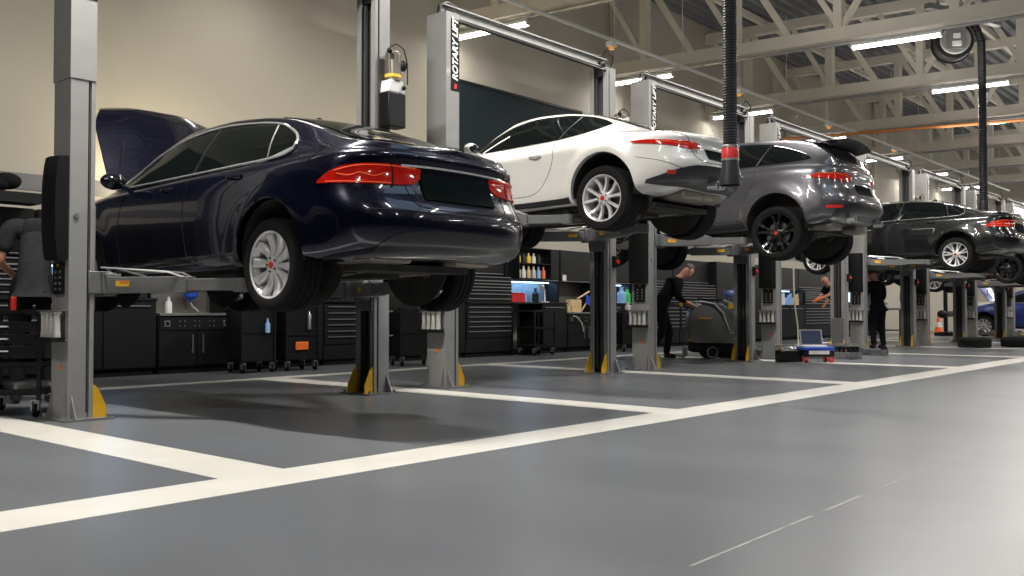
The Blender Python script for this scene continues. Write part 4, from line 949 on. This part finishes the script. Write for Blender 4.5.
# pegboard niche items
item('wooden_block','pale wooden block with a notch on the pegboard bench','block',lambda b:(b.box(15.62,15.98,12.0,12.14,.837,1.10),b.box(15.5,15.64,12.0,12.14,.837,.97)),'wood')
item('wooden_hammer','wooden-handled tool leaning right of the pale block','tool',lambda b:(b.tube([(15.9,12.05,1.12),(16.32,12.05,1.28)],.02,8),b.tube([(16.0,12.02,.86),(16.25,12.02,1.10)],.018,8)),'wood')
item('blue_cloth','blue cloth hanging beside the wooden handles','cloth',lambda b:b.grid([[(16.12+.03*i,11.98+.01*((i+j)%2),1.22-.04*j-.01*i) for j in range(6)] for i in range(7)]),'blue')
item('paper_notice','small white notice on the pegboard bench cupboard','notice',lambda b:b.box(15.52,15.64,12.138,12.148,1.50,1.62),'whitep')
item('air_hose_loop','pale curved air hose hanging in front of the pegboard bench','hose',lambda b:b.tube([(15.6,11.93,.76),(15.72,11.90,.72),(15.85,11.89,.6),(15.92,11.9,.42)],.013,8),'cord')
item('detergent_bottle','white and green bottle in the niche behind the second lift','bottle',lambda b:bottle(b,17.55,12.05,zt,.10,.36),'ltblue')
item('green_bottle','green bottle in the niche behind the second lift','bottle',lambda b:bottle(b,17.85,12.1,zt,.08,.32),'green')
for x,l,m in ((25.7,'white carton in the lit niche left of the bald man','whitep'),(26.2,'pale blue carton in the lit niche left of the bald man','ltblue'),(26.65,'pale wooden box in the lit niche left of the bald man','wood')):
    item('carton',l,'box',lambda b,x=x:(b.box(x-.17,x+.17,12.0,12.3,zt,zt+.22),b.bar((x-.17,11.99,zt+.22),(x,11.95,zt+.30),.01,.1)),m)
0 and item('white_helmet','white round tin on the bench by the orange glove','tin',lambda b:b.lathe([(.001,0),(.11,0),(.11,.16),(.09,.2),(.001,.21)],lambda p,q,h:(27.6+p,12.1+q,1.52+h),18),'whitep')

# ------------------------------------------------------------------ tool carts
def caster(par,x,y,r=.055,fork='galv'):
    b=MB(); b.box(x-.03,x-.022,y-.03,y+.03,r,2*r+.03); b.box(x+.022,x+.03,y-.03,y+.03,r,2*r+.03); b.box(x-.035,x+.035,y-.035,y+.035,2*r+.02,2*r+.035)
    c=b.build('caster_fork',fork,par)
    b=MB(); b.lathe([(.012,-.016),(r-.006,-.016),(r,-.01),(r,.01),(r-.006,.016),(.012,.016)],lambda p,q,h:(x+h,y+p,r+q),18,closed=True); b.build('caster_wheel','tyre',c)
def cart(label,x,y,rz,w,d,h,shelves=(.16,.5),drawers=0,panel=False):
    t=thing('tool_cart',label,'cart',(x,y,0),rz,'black wheeled tool carts')
    for sx in (-1,1):
        for sy in (-1,1): b=MB(); b.box(sx*(w/2)-.015,sx*(w/2)+.015,sy*(d/2)-.015,sy*(d/2)+.015,.14,h); b.build('corner_post','black',t)
    for z in list(shelves)+[h-.03]:
        b=MB(); b.box(-w/2,w/2,-d/2,d/2,z,z+.012); b.box(-w/2,w/2,-d/2,-d/2+.008,z,z+.05); b.box(-w/2,w/2,d/2-.008,d/2,z,z+.05); b.box(-w/2,-w/2+.008,-d/2,d/2,z,z+.05); b.box(w/2-.008,w/2,-d/2,d/2,z,z+.05)
        b.build('shelf_tray','black',t)
    if panel:
        b=MB(); b.box(-w/2,w/2,-d/2+.01,d/2-.01,.17,h-.04); b.build('side_sheet','black',t)
    for i in range(drawers):
        z=h-.12-.10*i; b=MB(); b.box(-w/2+.02,w/2-.02,-d/2-.012,-d/2+.01,z-.04,z+.04); dd=b.build('drawer','black',t,.003); b=MB(); b.box(-.03,.03,-d/2-.03,-d/2-.012,z-.006,z+.006); b.build('drawer_latch','whitep',dd)
    for sx in (-1,1):
        for sy in (-1,1): caster(t,sx*(w/2-.03),sy*(d/2-.03))
    b=MB(); b.tube([(-w/2,d/2,h-.04),(-w/2-.08,d/2,h),(-w/2-.08,-d/2,h),(-w/2,-d/2,h-.04)],.012,8); b.build('push_handle','black',t)
    return t
cart('black wheeled tool cart with small white latches left of the nearest lift',3.22,8.34,R(-40),.52,.62,.86,(.18,.40),3,False)
cart('black tool cart with a red rag on top, left of two under the car',7.50,11.42,R(-5),.50,.42,.90,(.16,.55),0,True)
cart('black tool cart with orange charger, right of two under the car',8.22,11.40,R(-5),.52,.42,.92,(.16,.5),0,True)
cart('black tool cart half hidden behind the second lift near column',10.15,10.95,R(-20),.6,.45,.88,(.16,.5),0,True)
cart('low black shelf cart tucked under the bench below the red box',14.14,11.72,0,.62,.42,.86,(.16,.5))
cart('black tool cart with pale parts between the second and third lifts',16.75,11.25,R(-30),.6,.45,.86,(.16,.5),0,True)
item('red_rag','red rag crumpled on the left small tool cart','rag',lambda b:(b.ball((7.5,11.4,.92),.10,.08,.045,10,6),b.ball((7.56,11.42,.95),.06,.05,.035,10,6)),'red')
item('spray_can','white and blue spray can on the left small cart','can',lambda b:bottle(b,7.60,11.17,.56,.035,.20),'ltblue')
item('grease_gun','silver grease gun clipped to the right small cart','tool',lambda b:b.lathe([(.001,0),(.028,.0),(.028,.2),(.012,.24),(.001,.26)],lambda p,q,h:(8.3+p,11.16+q,.60+h),12),'handle')
item('orange_charger','black and orange charger on the lower shelf of the right small cart','charger',lambda b:b.box(8.08,8.30,11.17,11.19,.3,.42),'orange',bevel=.01)
item('red_screwdriver','red-handled tool in the top of the cart by the nearest lift','tool',lambda b:b.box(3.02,3.06,7.98,8.02,.87,.98),'red',bevel=.008)
item('yellow_meter','yellow and black meter on the cart by the nearest lift','meter',lambda b:b.box(3.42,3.56,8.14,8.2,.87,.93),'yellabel',bevel=.008)
item('white_carton','white cloth folded on the low tray of the cart by the nearest lift','cloth',lambda b:b.box(3.12,3.42,8.16,8.44,.20,.28),'whitep',bevel=.03)
item('amber_bottle','orange-capped jug on the cart between second and third lifts','jug',lambda b:bottle(b,16.85,10.96,.52,.07,.24),'orange')
for i,(x,y) in enumerate(((16.55,11.2),(16.7,11.15),(16.9,11.3))):
    item('parts_jar','%s pale jar on top of the cart between the second and third lifts'%('first','second','third')[i],'jar',lambda b,x=x,y=y:bottle(b,x,y,.845,.06,.2,.6),'clearish','pale jars on the cart')

# ------------------------------------------------------------------ floor scrubber
t=thing('floor_scrubber','grey walk-behind floor scrubber machine with yellow marks pushed by a man','floor scrubber',(15.22,8.42,0),math.atan2(-.753,.658))
prof=[(-.50,.30),(-.52,.50),(-.50,.80),(-.44,.93),(-.30,1.02),(-.10,1.05),(.12,1.0),(.30,.86),(.42,.66),(.50,.50),(.52,.32),(.45,.28)]
b=MB(); rows=[]
for i in range(13):
    u=-1+2*i/12; k=1-.09*abs(u)**4; rows.append([(x*k,u*.27*(1 if z<.8 else 1-.25*(z-.8)/.25*abs(u)**0),.30+(z-.30)*(1-.05*u*u)) for x,z in prof])
b.grid(rows); b.add(rows[0],[tuple(range(12))]); b.add(rows[-1],[tuple(range(12))]); b.build('tank_body','scrub',t)
b=MB()
for s in (-1,1):
    b.tube([(-.30,s*.215,1.03),(-.05,s*.235,.99),(.10,s*.26,.82),(.18,s*.275,.58),(.22,s*.28,.47),(.50,s*.25,.47)],.018,8)
b.build('body_trim','scrubl',t)
b=MB(); b.box(-.28,.12,-.2,.2,1.045,1.075); b.tube([(-.25,-.2,1.07),(-.3,0,1.09),(-.25,.2,1.07)],.02,8); b.build('recovery_lid','black',t)
b=MB(); b.box(-.44,.46,-.24,.24,.12,.30); b.build('chassis','black2',t,.02)
for s in (-1,1):
    b=MB(); b.lathe([(.02,-.03),(.10,-.03),(.125,-.02),(.125,.02),(.10,.03),(.02,.03)],lambda p,q,h:(-.10+p,s*.27+h,.125+q),24,closed=True); w=b.build('drive_wheel','tyre',t)
    b=MB(); b.lathe([(.085,-.033),(.095,-.036),(.095,.036),(.085,.033)],lambda p,q,h:(-.10+p,s*.27+h,.125+q),24,closed=True); b.build('wheel_ring','scrubl',w)
b=MB(); b.lathe([(.001,.02),(.24,.02),(.26,.05),(.26,.10),(.2,.14),(.001,.14)],lambda p,q,h:(.30+p,q,h),28); b.build('brush_deck','black',t)
b=MB(); b.tube([(-.62,-.3,.04),(-.56,0,.05),(-.62,.3,.04)],.03,8); b.box(-.58,-.5,-.05,.05,.05,.2); b.build('squeegee','scrubl',t)
b=MB(); b.tube([(-.42,-.2,.9),(-.60,-.2,.98),(-.66,-.18,.98),(-.66,.18,.98),(-.60,.2,.98),(-.42,.2,.9)],.018,8); b.build('push_handle','black',t)
b=MB(); b.ball((-.64,-.2,.98),.035,.04,.04,10,8); b.build('grip_knob','yellow',t)
b=MB(); b.box(-.34,-.12,-.285,-.268,.72,.745); b.build('yellow_stripe','yellow',t)
b=MB(); b.box(.20,.28,-.27,-.20,.90,1.0); b.build('yellow_latch','yellow',t,.01)
b=MB(); b.box(-.50,-.42,-.26,-.2,.33,.37); b.build('yellow_pedal','yellow',t,.01)
b=MB(); b.tube([(.12,-.1,1.06),(.3,-.05,1.0),(.44,0,.9),(.42,.05,.75)],.02,8); b.build('drain_hose','scrubl',t)
item('cleaning_bottle','pale blue bottle lying on the scrubber lid','bottle',lambda b:(b.ball((15.50,8.25,1.16),.14,.09,.08,12,8),b.cyl((15.36,8.3,1.12),(15.34,8.3,1.26),.02,.012,8)),mat('soft_blue_plastic',(.10,.16,.42),.5))

# ------------------------------------------------------------------ loose things on the floor
t=thing('rolling_tool_case','low blue rolling case on red-wheeled feet beside the lowered arms','tool case',(15.26,6.54,0),math.atan2(-.753,.658))
b=MB(); b.box(-.26,.26,-.18,.18,.10,.24); b.build('case_body','black',t,.01)
b=MB(); b.box(-.27,.27,-.19,.19,.20,.26); b.build('case_lid','blue',t,.015)
b=MB(); b.box(-.17,.17,-.186,-.181,.14,.2); b.build('label_panel','whitep',t)
for sx in (-1,1):
    for sy in (-1,1):
        b=MB(); b.cyl((sx*.21-.03,sy*.15,.04),(sx*.21+.03,sy*.15,.04),.04,n=14); b.box(sx*.21-.02,sx*.21+.02,sy*.15-.02,sy*.15+.02,.04,.11); b.build('castor_foot','red',t)
t=thing('laptop','open laptop with a dark blue screen standing on the blue rolling case','laptop',(15.24,6.56,.262),math.atan2(-.753,.658))
b=MB(); b.box(-.19,.19,-.13,.12,0,.02); b.build('keyboard_base','whitep',t,.004)
M4=Matrix.Translation((0,.12,.018))@Matrix.Rotation(R(-14),4,'X')
b=MB(); b.box(-.19,.19,-.008,.008,0,.27,M4); b.build('screen_lid','steel',t,.004)
b=MB(); b.box(-.17,.17,-.011,-.008,.02,.255,M4); b.build('display','screen',t)
t=thing('power_pack','small black power unit with coiled cable on the floor left of the blue case','power unit',(15.05,6.95,0),R(-40))
b=MB(); b.box(-.17,.17,-.12,.12,.0,.20); b.build('housing','black',t,.02)
b=MB(); b.tube([(-.2+.02*sin(i),.12*cos(i*.9)-.05,.23+.005*i) for i in range(14)],.012,6); b.build('coiled_cable','scrubl',t)
b=MB(); b.tube([(-.15,0,.2),(-.1,0,.27),(.1,0,.27),(.15,0,.2)],.012,8); b.build('carry_handle','black',t)
t=thing('adapter_stand','row of black lift adapters in a low holder beside the empty lift','adapter stand',(16.6,6.55,0),math.atan2(-.753,.658))
b=MB(); b.box(-.25,.25,-.08,.08,0,.05); b.box(-.25,.25,-.09,-.08,0,.12); b.build('holder','galv',t)
for i in range(6):
    b=MB(); b.lathe([(.001,.05),(.03,.05),(.03,.17),(.038,.18),(.038,.22),(.001,.22)],lambda p,q,h,i=i:(-.2+.08*i+p,q,h),12); b.build('adapter','black',t)
for (x,y,l) in ((23.71,6.3,'worn black tyre lying flat on the floor, left of the two'),(24.9,5.66,'worn black tyre lying flat on the floor, right of the two')):
    o=item('loose_tyre',l,'tyre',lambda b,x=x,y=y:b.lathe([(.22,.02),(.25,.0),(.33,.0),(.355,.02),(.365,.06),(.36,.09),(.365,.12),(.365,.17),(.355,.21),(.33,.235),(.25,.235),(.22,.21)],lambda p,q,h:(x+p,y+q,h),40,closed=True),'tyre','loose tyres on the floor')
t=thing('traffic_cone','orange traffic cone with a white band near the far wall','cone',(38.6,11.55,0))
b=MB(); b.box(-.19,.19,-.19,.19,0,.035); b.lathe([(.15,.035),(.03,.75),(.001,.75)],lambda p,q,h:(p,q,h),24); b.build('cone_body','orange',t)
b=MB(); b.lathe([(.122,.22),(.086,.42)],lambda p,q,h:(p,q,h),24); b.build('white_band','whitep',t)
item('barrier_post','slim orange post standing left of the traffic cone','post',lambda b:(b.cyl((38.1,11.75,0),(38.1,11.75,1.45),.045,n=12),b.cyl((38.1,11.75,0),(38.1,11.75,.04),.18,n=20)),'orange')
t=thing('jack_stand','dark lifting stand with a tall pole near the far wall','stand',(34.2,10.0,0))
b=MB(); b.cyl((0,0,.1),(0,0,2.6),.07,n=12); b.build('pole','black',t)
b=MB(); b.box(-.3,.3,-.3,.3,0,.12); b.box(-.5,.5,-.08,.08,.02,.14); b.build('base_frame','black',t,.01)
b=MB(); b.bar((-.45,0,.75),(.6,0,.75),.16,.2); b.ball((-.4,0,.75),.16,.16,.14); b.build('support_arm','black',t)
b=MB(); b.box(-.2,.0,-.34,-.3,.1,.32); b.build('red_housing','red',t,.01)
item('extension_lead','beige cord hanging down the near column of the empty lift','cord',lambda b:b.tube([(16.05,7.28,1.66),(16.02,7.26,1.2),(16.05,7.25,.9),(16.12,7.24,.6),(16.1,7.22,.3),(15.98,7.15,.04),(15.7,7.0,.015),(15.5,7.05,.012)],.014,8),'cord')
# workbench on wheels behind the standing man in black
t=thing('mobile_workbench','cluttered dark workbench with a vice behind the standing man in black','workbench',(26.5,9.7,0),R(-20))
b=MB(); b.box(-.9,.9,-.35,.35,.88,.94); b.build('bench_top','steel',t,.005)
for sx in (-1,1):
    for sy in (-1,1): b=MB(); b.box(sx*.82-.03,sx*.82+.03,sy*.29-.03,sy*.29+.03,0,.88); b.build('leg','black',t)
b=MB(); b.box(-.85,.85,-.32,.32,.3,.33); b.box(-.7,.1,-.3,.3,.34,.8); b.build('under_shelf','black',t)
b=MB(); b.box(.3,.5,-.12,.12,.94,1.02); b.box(.28,.52,-.03,.03,1.02,1.14); b.cyl((.4,-.2,1.06),(.4,.15,1.06),.025); b.build('vice','scrubl',t,.01)
item('blue_bucket','blue bucket on the cluttered dark workbench','bucket',lambda b:b.lathe([(.001,0),(.12,0),(.15,.28),(.14,.28),(.11,.02)],lambda p,q,h:(26.1+p,9.85+q,.941+h),18),'blue')
item('blue_overall','blue protective seat cover hanging right of the cluttered workbench','cover',lambda b:b.grid([[(28.3+.06*i,9.5+.05*sin(i*1.3)+.03*sin(j*.9),1.45-.12*j+.05*(1-(i/4-1)**2)) for j in range(12)] for i in range(9)]),'blue')
t=thing('monitor','bright monitor on the wall cupboards behind the empty lift','monitor',(31.0,12.1,1.035))
b=MB(); b.box(-.3,.3,0,.03,.1,.45); b.box(-.04,.04,0,.03,0,.12); b.box(-.12,.12,-.08,.1,0,.012); b.build('screen_frame','black',t)
b=MB(); b.box(-.28,.28,-.004,0,.12,.43); b.build('display',mat('bright_screen',(.8,.9,1),.4,0,0,.01,emit=(.6,.8,1),es=3),t)

# ------------------------------------------------------------------ people
def skinmesh(name,m,parent,V,E_,root=0,sub=2,extra=None):
    me=bpy.data.meshes.new(name); me.from_pydata([v[:3] for v in V],E_,[]); o=bpy.data.objects.new(name,me); COL.objects.link(o)
    sm=o.modifiers.new('s','SKIN'); sm.use_smooth_shade=True
    for i,v in enumerate(V):
        sv=me.skin_vertices[0].data[i]; rr=v[3]; sv.radius=(rr,rr) if not isinstance(rr,tuple) else rr; sv.use_root=(i==root)
    ss=o.modifiers.new('u','SUBSURF'); ss.levels=sub; ss.render_levels=sub
    dg=bpy.context.evaluated_depsgraph_get(); dg.update(); me2=bpy.data.meshes.new_from_object(o.evaluated_get(dg)); bpy.data.objects.remove(o)
    if extra:
        bm=bmesh.new(); bm.from_mesh(me2); off=len(bm.verts)
        vs=[bm.verts.new(p) for p in extra.v]
        for f in extra.f:
            try: bm.faces.new([vs[i] for i in f])
            except ValueError: pass
        bmesh.ops.recalc_face_normals(bm,faces=bm.faces); bm.to_mesh(me2); bm.free()
    me2.name=name; me2.materials.clear(); me2.materials.append(M[m]); 
    for p in me2.polygons: p.use_smooth=True
    o=bpy.data.objects.new(name,me2); COL.objects.link(o); o.parent=parent; return o
def person(name,label,loc,rz,J,shirt='shirtd',trous='trous',hair='hair',sleeve=.62,group=None,scale=1,bald=False,glove=None):
    t=thing(name,label,'person',loc,rz,group); t.scale=(scale,)*3
    G={k:Vector(v) for k,v in J.items()}
    hd=(G['head']-G['neck']).normalized(); look=Vector(J.get('look',(0,1,0))).normalized()
    side_=look.cross(hd).normalized(); look=(hd.cross(side_)).normalized(); 
    if look.dot(Vector(J.get('look',(0,1,0))))<0: look=-look
    V=[];E_=[]; idx={}
    def add(k,p,r,par=None):
        idx[k]=len(V); V.append((p[0],p[1],p[2],r)); 
        if par is not None: E_.append((idx[par],idx[k]))
    add('pelvis',G['pelvis'],.10); add('waist',G['waist'],.085,'pelvis'); add('chest',G['chest'],.085,'waist'); add('neckb',G['chest'].lerp(G['neck'],.62),.06,'chest'); add('neck',G['neck'],.055,'neckb')
    H_=G['head']; add('jaw',H_-hd*.05+look*.03,.078,'neck'); add('skull',H_+hd*.025-look*.012,.108,'jaw'); add('crown',H_+hd*.105-look*.012,.075,'skull')
    add('nose',H_-hd*.0+look*.108,.012,'jaw')
    for s in 'LR':
        add('s'+s,G['s'+s],.062,'neckb'); add('e'+s,G['e'+s],.042,'s'+s); add('w'+s,G['w'+s],.029,'e'+s); 
        d=(G['w'+s]-G['e'+s]).normalized(); add('p'+s,G['w'+s]+d*.075,(.042,.02),'w'+s)
        add('h'+s,G['h'+s],.088,'pelvis'); add('k'+s,G['k'+s],.056,'h'+s); add('a'+s,G['a'+s],.04,'k'+s); add('t'+s,G['t'+s],.035,'a'+s)
    ex=MB()
    for s in 'LR':
        d=(G['w'+s]-G['e'+s]).normalized(); u,w=basis(d); base=G['w'+s]+d*.095; cur=Vector((0,0,-1))-d*d.dot(Vector((0,0,-1))); cur=cur.normalized() if cur.length>.1 else w; u=d.cross(cur).normalized()
        for i,(off,ln) in enumerate(((-.033,.062),(-.011,.075),(.011,.08),(.032,.07))):
            p=base+u*off; ex.tube([p-d*.02,p+d*ln*.45,p+d*ln*.75+cur*ln*.3,p+d*ln*.75+cur*ln*.65],[.0095,.009,.008,.006],7)
        p=base+u*-.04-d*.05; ex.tube([p,p-u*.022+d*.025,p-u*.028+d*.05+cur*.015],[.011,.010,.007],7)
    for s_ in (-1,1):
        ex.ball(H_+side_*s_*.088-look*.01,.012,.02,.03,8,6)
    bo=skinmesh('body','skin',t,V,E_,0,2,ex)
    def sub_(name,mk,keys,edges,dr,root=0):
        VV=[]; id2={}
        for k in keys:
            v=V[idx[k]] if k in idx else None; r=v[3]; r=(r[0]+dr,r[1]+dr) if isinstance(r,tuple) else r+dr
            id2[k]=len(VV); VV.append((v[0],v[1],v[2],r))
        return VV,[(id2[a],id2[b_]) for a,b_ in edges],id2
    # shirt
    hem=G['pelvis']+(G['pelvis']-G['waist']).normalized()*.10; tw_=G['pelvis'].lerp(G['waist'],.9)
    VV,EE,i2=sub_('shirt',shirt,['pelvis','waist','chest','neckb','sL','eL','sR','eR'],[('pelvis','waist'),('waist','chest'),('sL','eL'),('sR','eR')],.05)
    up=G['chest'].lerp(G['neck'],.42); VV.append((up.x,up.y,up.z,.135)); u_=len(VV)-1; VV[i2['chest']]=VV[i2['chest']][:3]+(.155,); VV[i2['sL']]=VV[i2['sL']][:3]+(.10,); VV[i2['sR']]=VV[i2['sR']][:3]+(.10,); VV[i2['neckb']]=tuple(G['chest'].lerp(G['neck'],.72))+(.085,); EE+=[(i2['chest'],u_),(u_,i2['neckb']),(u_,i2['sL']),(u_,i2['sR'])]
    for s in 'LR':
        a=G['s'+s]; e=G['e'+s]
        if sleeve<1: q=a.lerp(e,sleeve); VV[i2['e'+s]]=(q.x,q.y,q.z,.078)
        else:
            w_=G['w'+s]; q=e.lerp(w_,sleeve-1); VV[i2['e'+s]]=(e.x,e.y,e.z,.056); VV.append((q.x,q.y,q.z,.042)); EE.append((i2['e'+s],len(VV)-1))
    VV.append((hem.x,hem.y,hem.z,.132)); EE.append((i2['pelvis'],len(VV)-1))
    skinmesh('shirt',shirt,t,VV,EE,0,2)
    VV,EE,i2=sub_('trousers',trous,['pelvis','hL','kL','aL','hR','kR','aR'],[('pelvis','hL'),('hL','kL'),('kL','aL'),('pelvis','hR'),('hR','kR'),('kR','aR')],.026)
    for k in ('aL','aR'):
        v=VV[i2[k]]; VV[i2[k]]=(v[0],v[1],v[2]-.035,.062)
    VV.append((tw_.x,tw_.y,tw_.z,.128)); EE.append((i2['pelvis'],len(VV)-1))
    skinmesh('trousers',trous,t,VV,EE,0,2)
    for s in 'LR':
        a=G['a'+s]; tt=G['t'+s]; f=(tt-a); f.z=0; f.normalize(); VV=[(a.x-f.x*.05,a.y-f.y*.05,.045,.045),(a.x,a.y,.06,.052),(tt.x,tt.y,.04,.042),(tt.x+f.x*.05,tt.y+f.y*.05,.034,.032)]
        skinmesh('boot','boot',t,VV,[(0,1),(1,2),(2,3)],0,2)
    b=MB(); rows=[]
    for i in range(8):
        th=(PI*.50)*i/7*(1.0); r_=[]
        for j in range(17):
            a=2*PI*j/16; dirv=hd*cos(th)+(side_*cos(a)+look*sin(a))*sin(th)
            rr=.104
            if sin(a)>.25 and th>PI*.27: rr=.07
            r_.append(H_+hd*.035-look*.018+Vector(dirv)*rr)
        rows.append(r_)
    if not bald: b.grid(rows); b.build('hair',hair,t)
    for s_ in (-1,1):
        b=MB(); b.ball(H_+hd*.01+look*.083+side_*s_*.032,.011,.011,.011,8,6); b.build('eye','hair',t)
    if glove:
        g=G['w'+glove[0]]; d=(G['w'+glove[0]]-G['e'+glove[0]]).normalized(); b=MB(); b.tube([g-d*.06,g,g+d*.09,g+d*.17],[.045,.042,.05,.025],12); b.build('glove',glove[1],t)
    return t
ANG=math.atan2(-.753,.658)-PI/2   # local +y looks along the picture's right
# man bending to the scrubber handle
J=dict(pelvis=(0,-.10,.98),waist=(0,-.04,1.13),chest=(0,.14,1.36),neck=(0,.26,1.49),head=(0,.39,1.585),look=(0,.8,-.6),
 sL=(-.19,.20,1.40),eL=(-.24,.22,1.10),wL=(-.20,.42,1.00),sR=(.19,.18,1.40),eR=(.25,.16,1.10),wR=(.20,.38,.99),
 hL=(-.10,-.10,.92),kL=(-.12,.06,.50),aL=(-.12,.0,.09),tL=(-.13,.14,.04),hR=(.10,-.12,.92),kR=(.12,-.10,.50),aR=(.13,-.34,.12),tR=(.14,-.20,.04))
person('person','man in dark clothes with short grey hair stooping over the floor scrubber handle',(14.66,9.07,0),ANG,J,sleeve=1.75)
# back of the man left of the nearest column
J=dict(pelvis=(0,-.02,1.02),waist=(0,.02,1.20),chest=(0,.16,1.44),neck=(0,.38,1.52),head=(0,.52,1.48),look=(0,.4,-.9),
 sL=(-.22,.17,1.52),eL=(-.30,.16,1.22),wL=(-.24,.40,1.12),sR=(.22,.17,1.52),eR=(.30,.30,1.26),wR=(.22,.55,1.18),
 hL=(-.10,0,.95),kL=(-.12,.05,.52),aL=(-.13,0,.09),tL=(-.15,.14,.04),hR=(.10,0,.95),kR=(.13,.03,.52),aR=(.14,-.04,.09),tR=(.17,.1,.04))
person('person','man in a dark grey shirt seen from behind, left of the nearest lift column',(3.68,9.2,0),R(-30),J,shirt='shirtg',sleeve=.8,scale=1.1)
# bald mechanic reaching left with an orange glove
J=dict(pelvis=(0,-.05,.98),waist=(0,.0,1.14),chest=(0,.14,1.38),neck=(0,.28,1.54),head=(0,.38,1.64),look=(0,.8,-.6),
 sL=(-.20,.18,1.44),eL=(-.22,.45,1.24),wL=(-.16,.70,1.14),sR=(.20,.16,1.42),eR=(.24,.36,1.18),wR=(.14,.56,1.12),
 hL=(-.10,-.05,.92),kL=(-.12,0,.5),aL=(-.12,-.05,.09),tL=(-.13,.09,.04),hR=(.10,-.05,.92),kR=(.12,0,.5),aR=(.12,-.08,.09),tR=(.13,.06,.04))
person('person','bald mechanic in black reaching over a bench with an orange glove',(26.15,10.6,0),R(65),J,bald=True,glove=('L','orange'),scale=1.05)
J2=dict(J); J2.update(chest=(0,.04,1.42),neck=(0,.08,1.58),head=(0,.13,1.70),look=(0,1,-.2),sL=(-.20,.05,1.46),sR=(.20,.05,1.46),eL=(-.26,.05,1.18),wL=(-.24,.22,1.02),eR=(.26,.05,1.18),wR=(.24,.22,1.02))
person('person','second bald man in black standing just behind the reaching mechanic',(27.6,11.15,0),R(70),J2,bald=True,scale=1.04)
J3=dict(J2); J3.update(head=(0,.12,1.66),look=(0,.9,-.4))
person('person','man dressed all in black standing right of the empty lift far column',(21.75,7.86,0),R(-30),J3,sleeve=1.8)
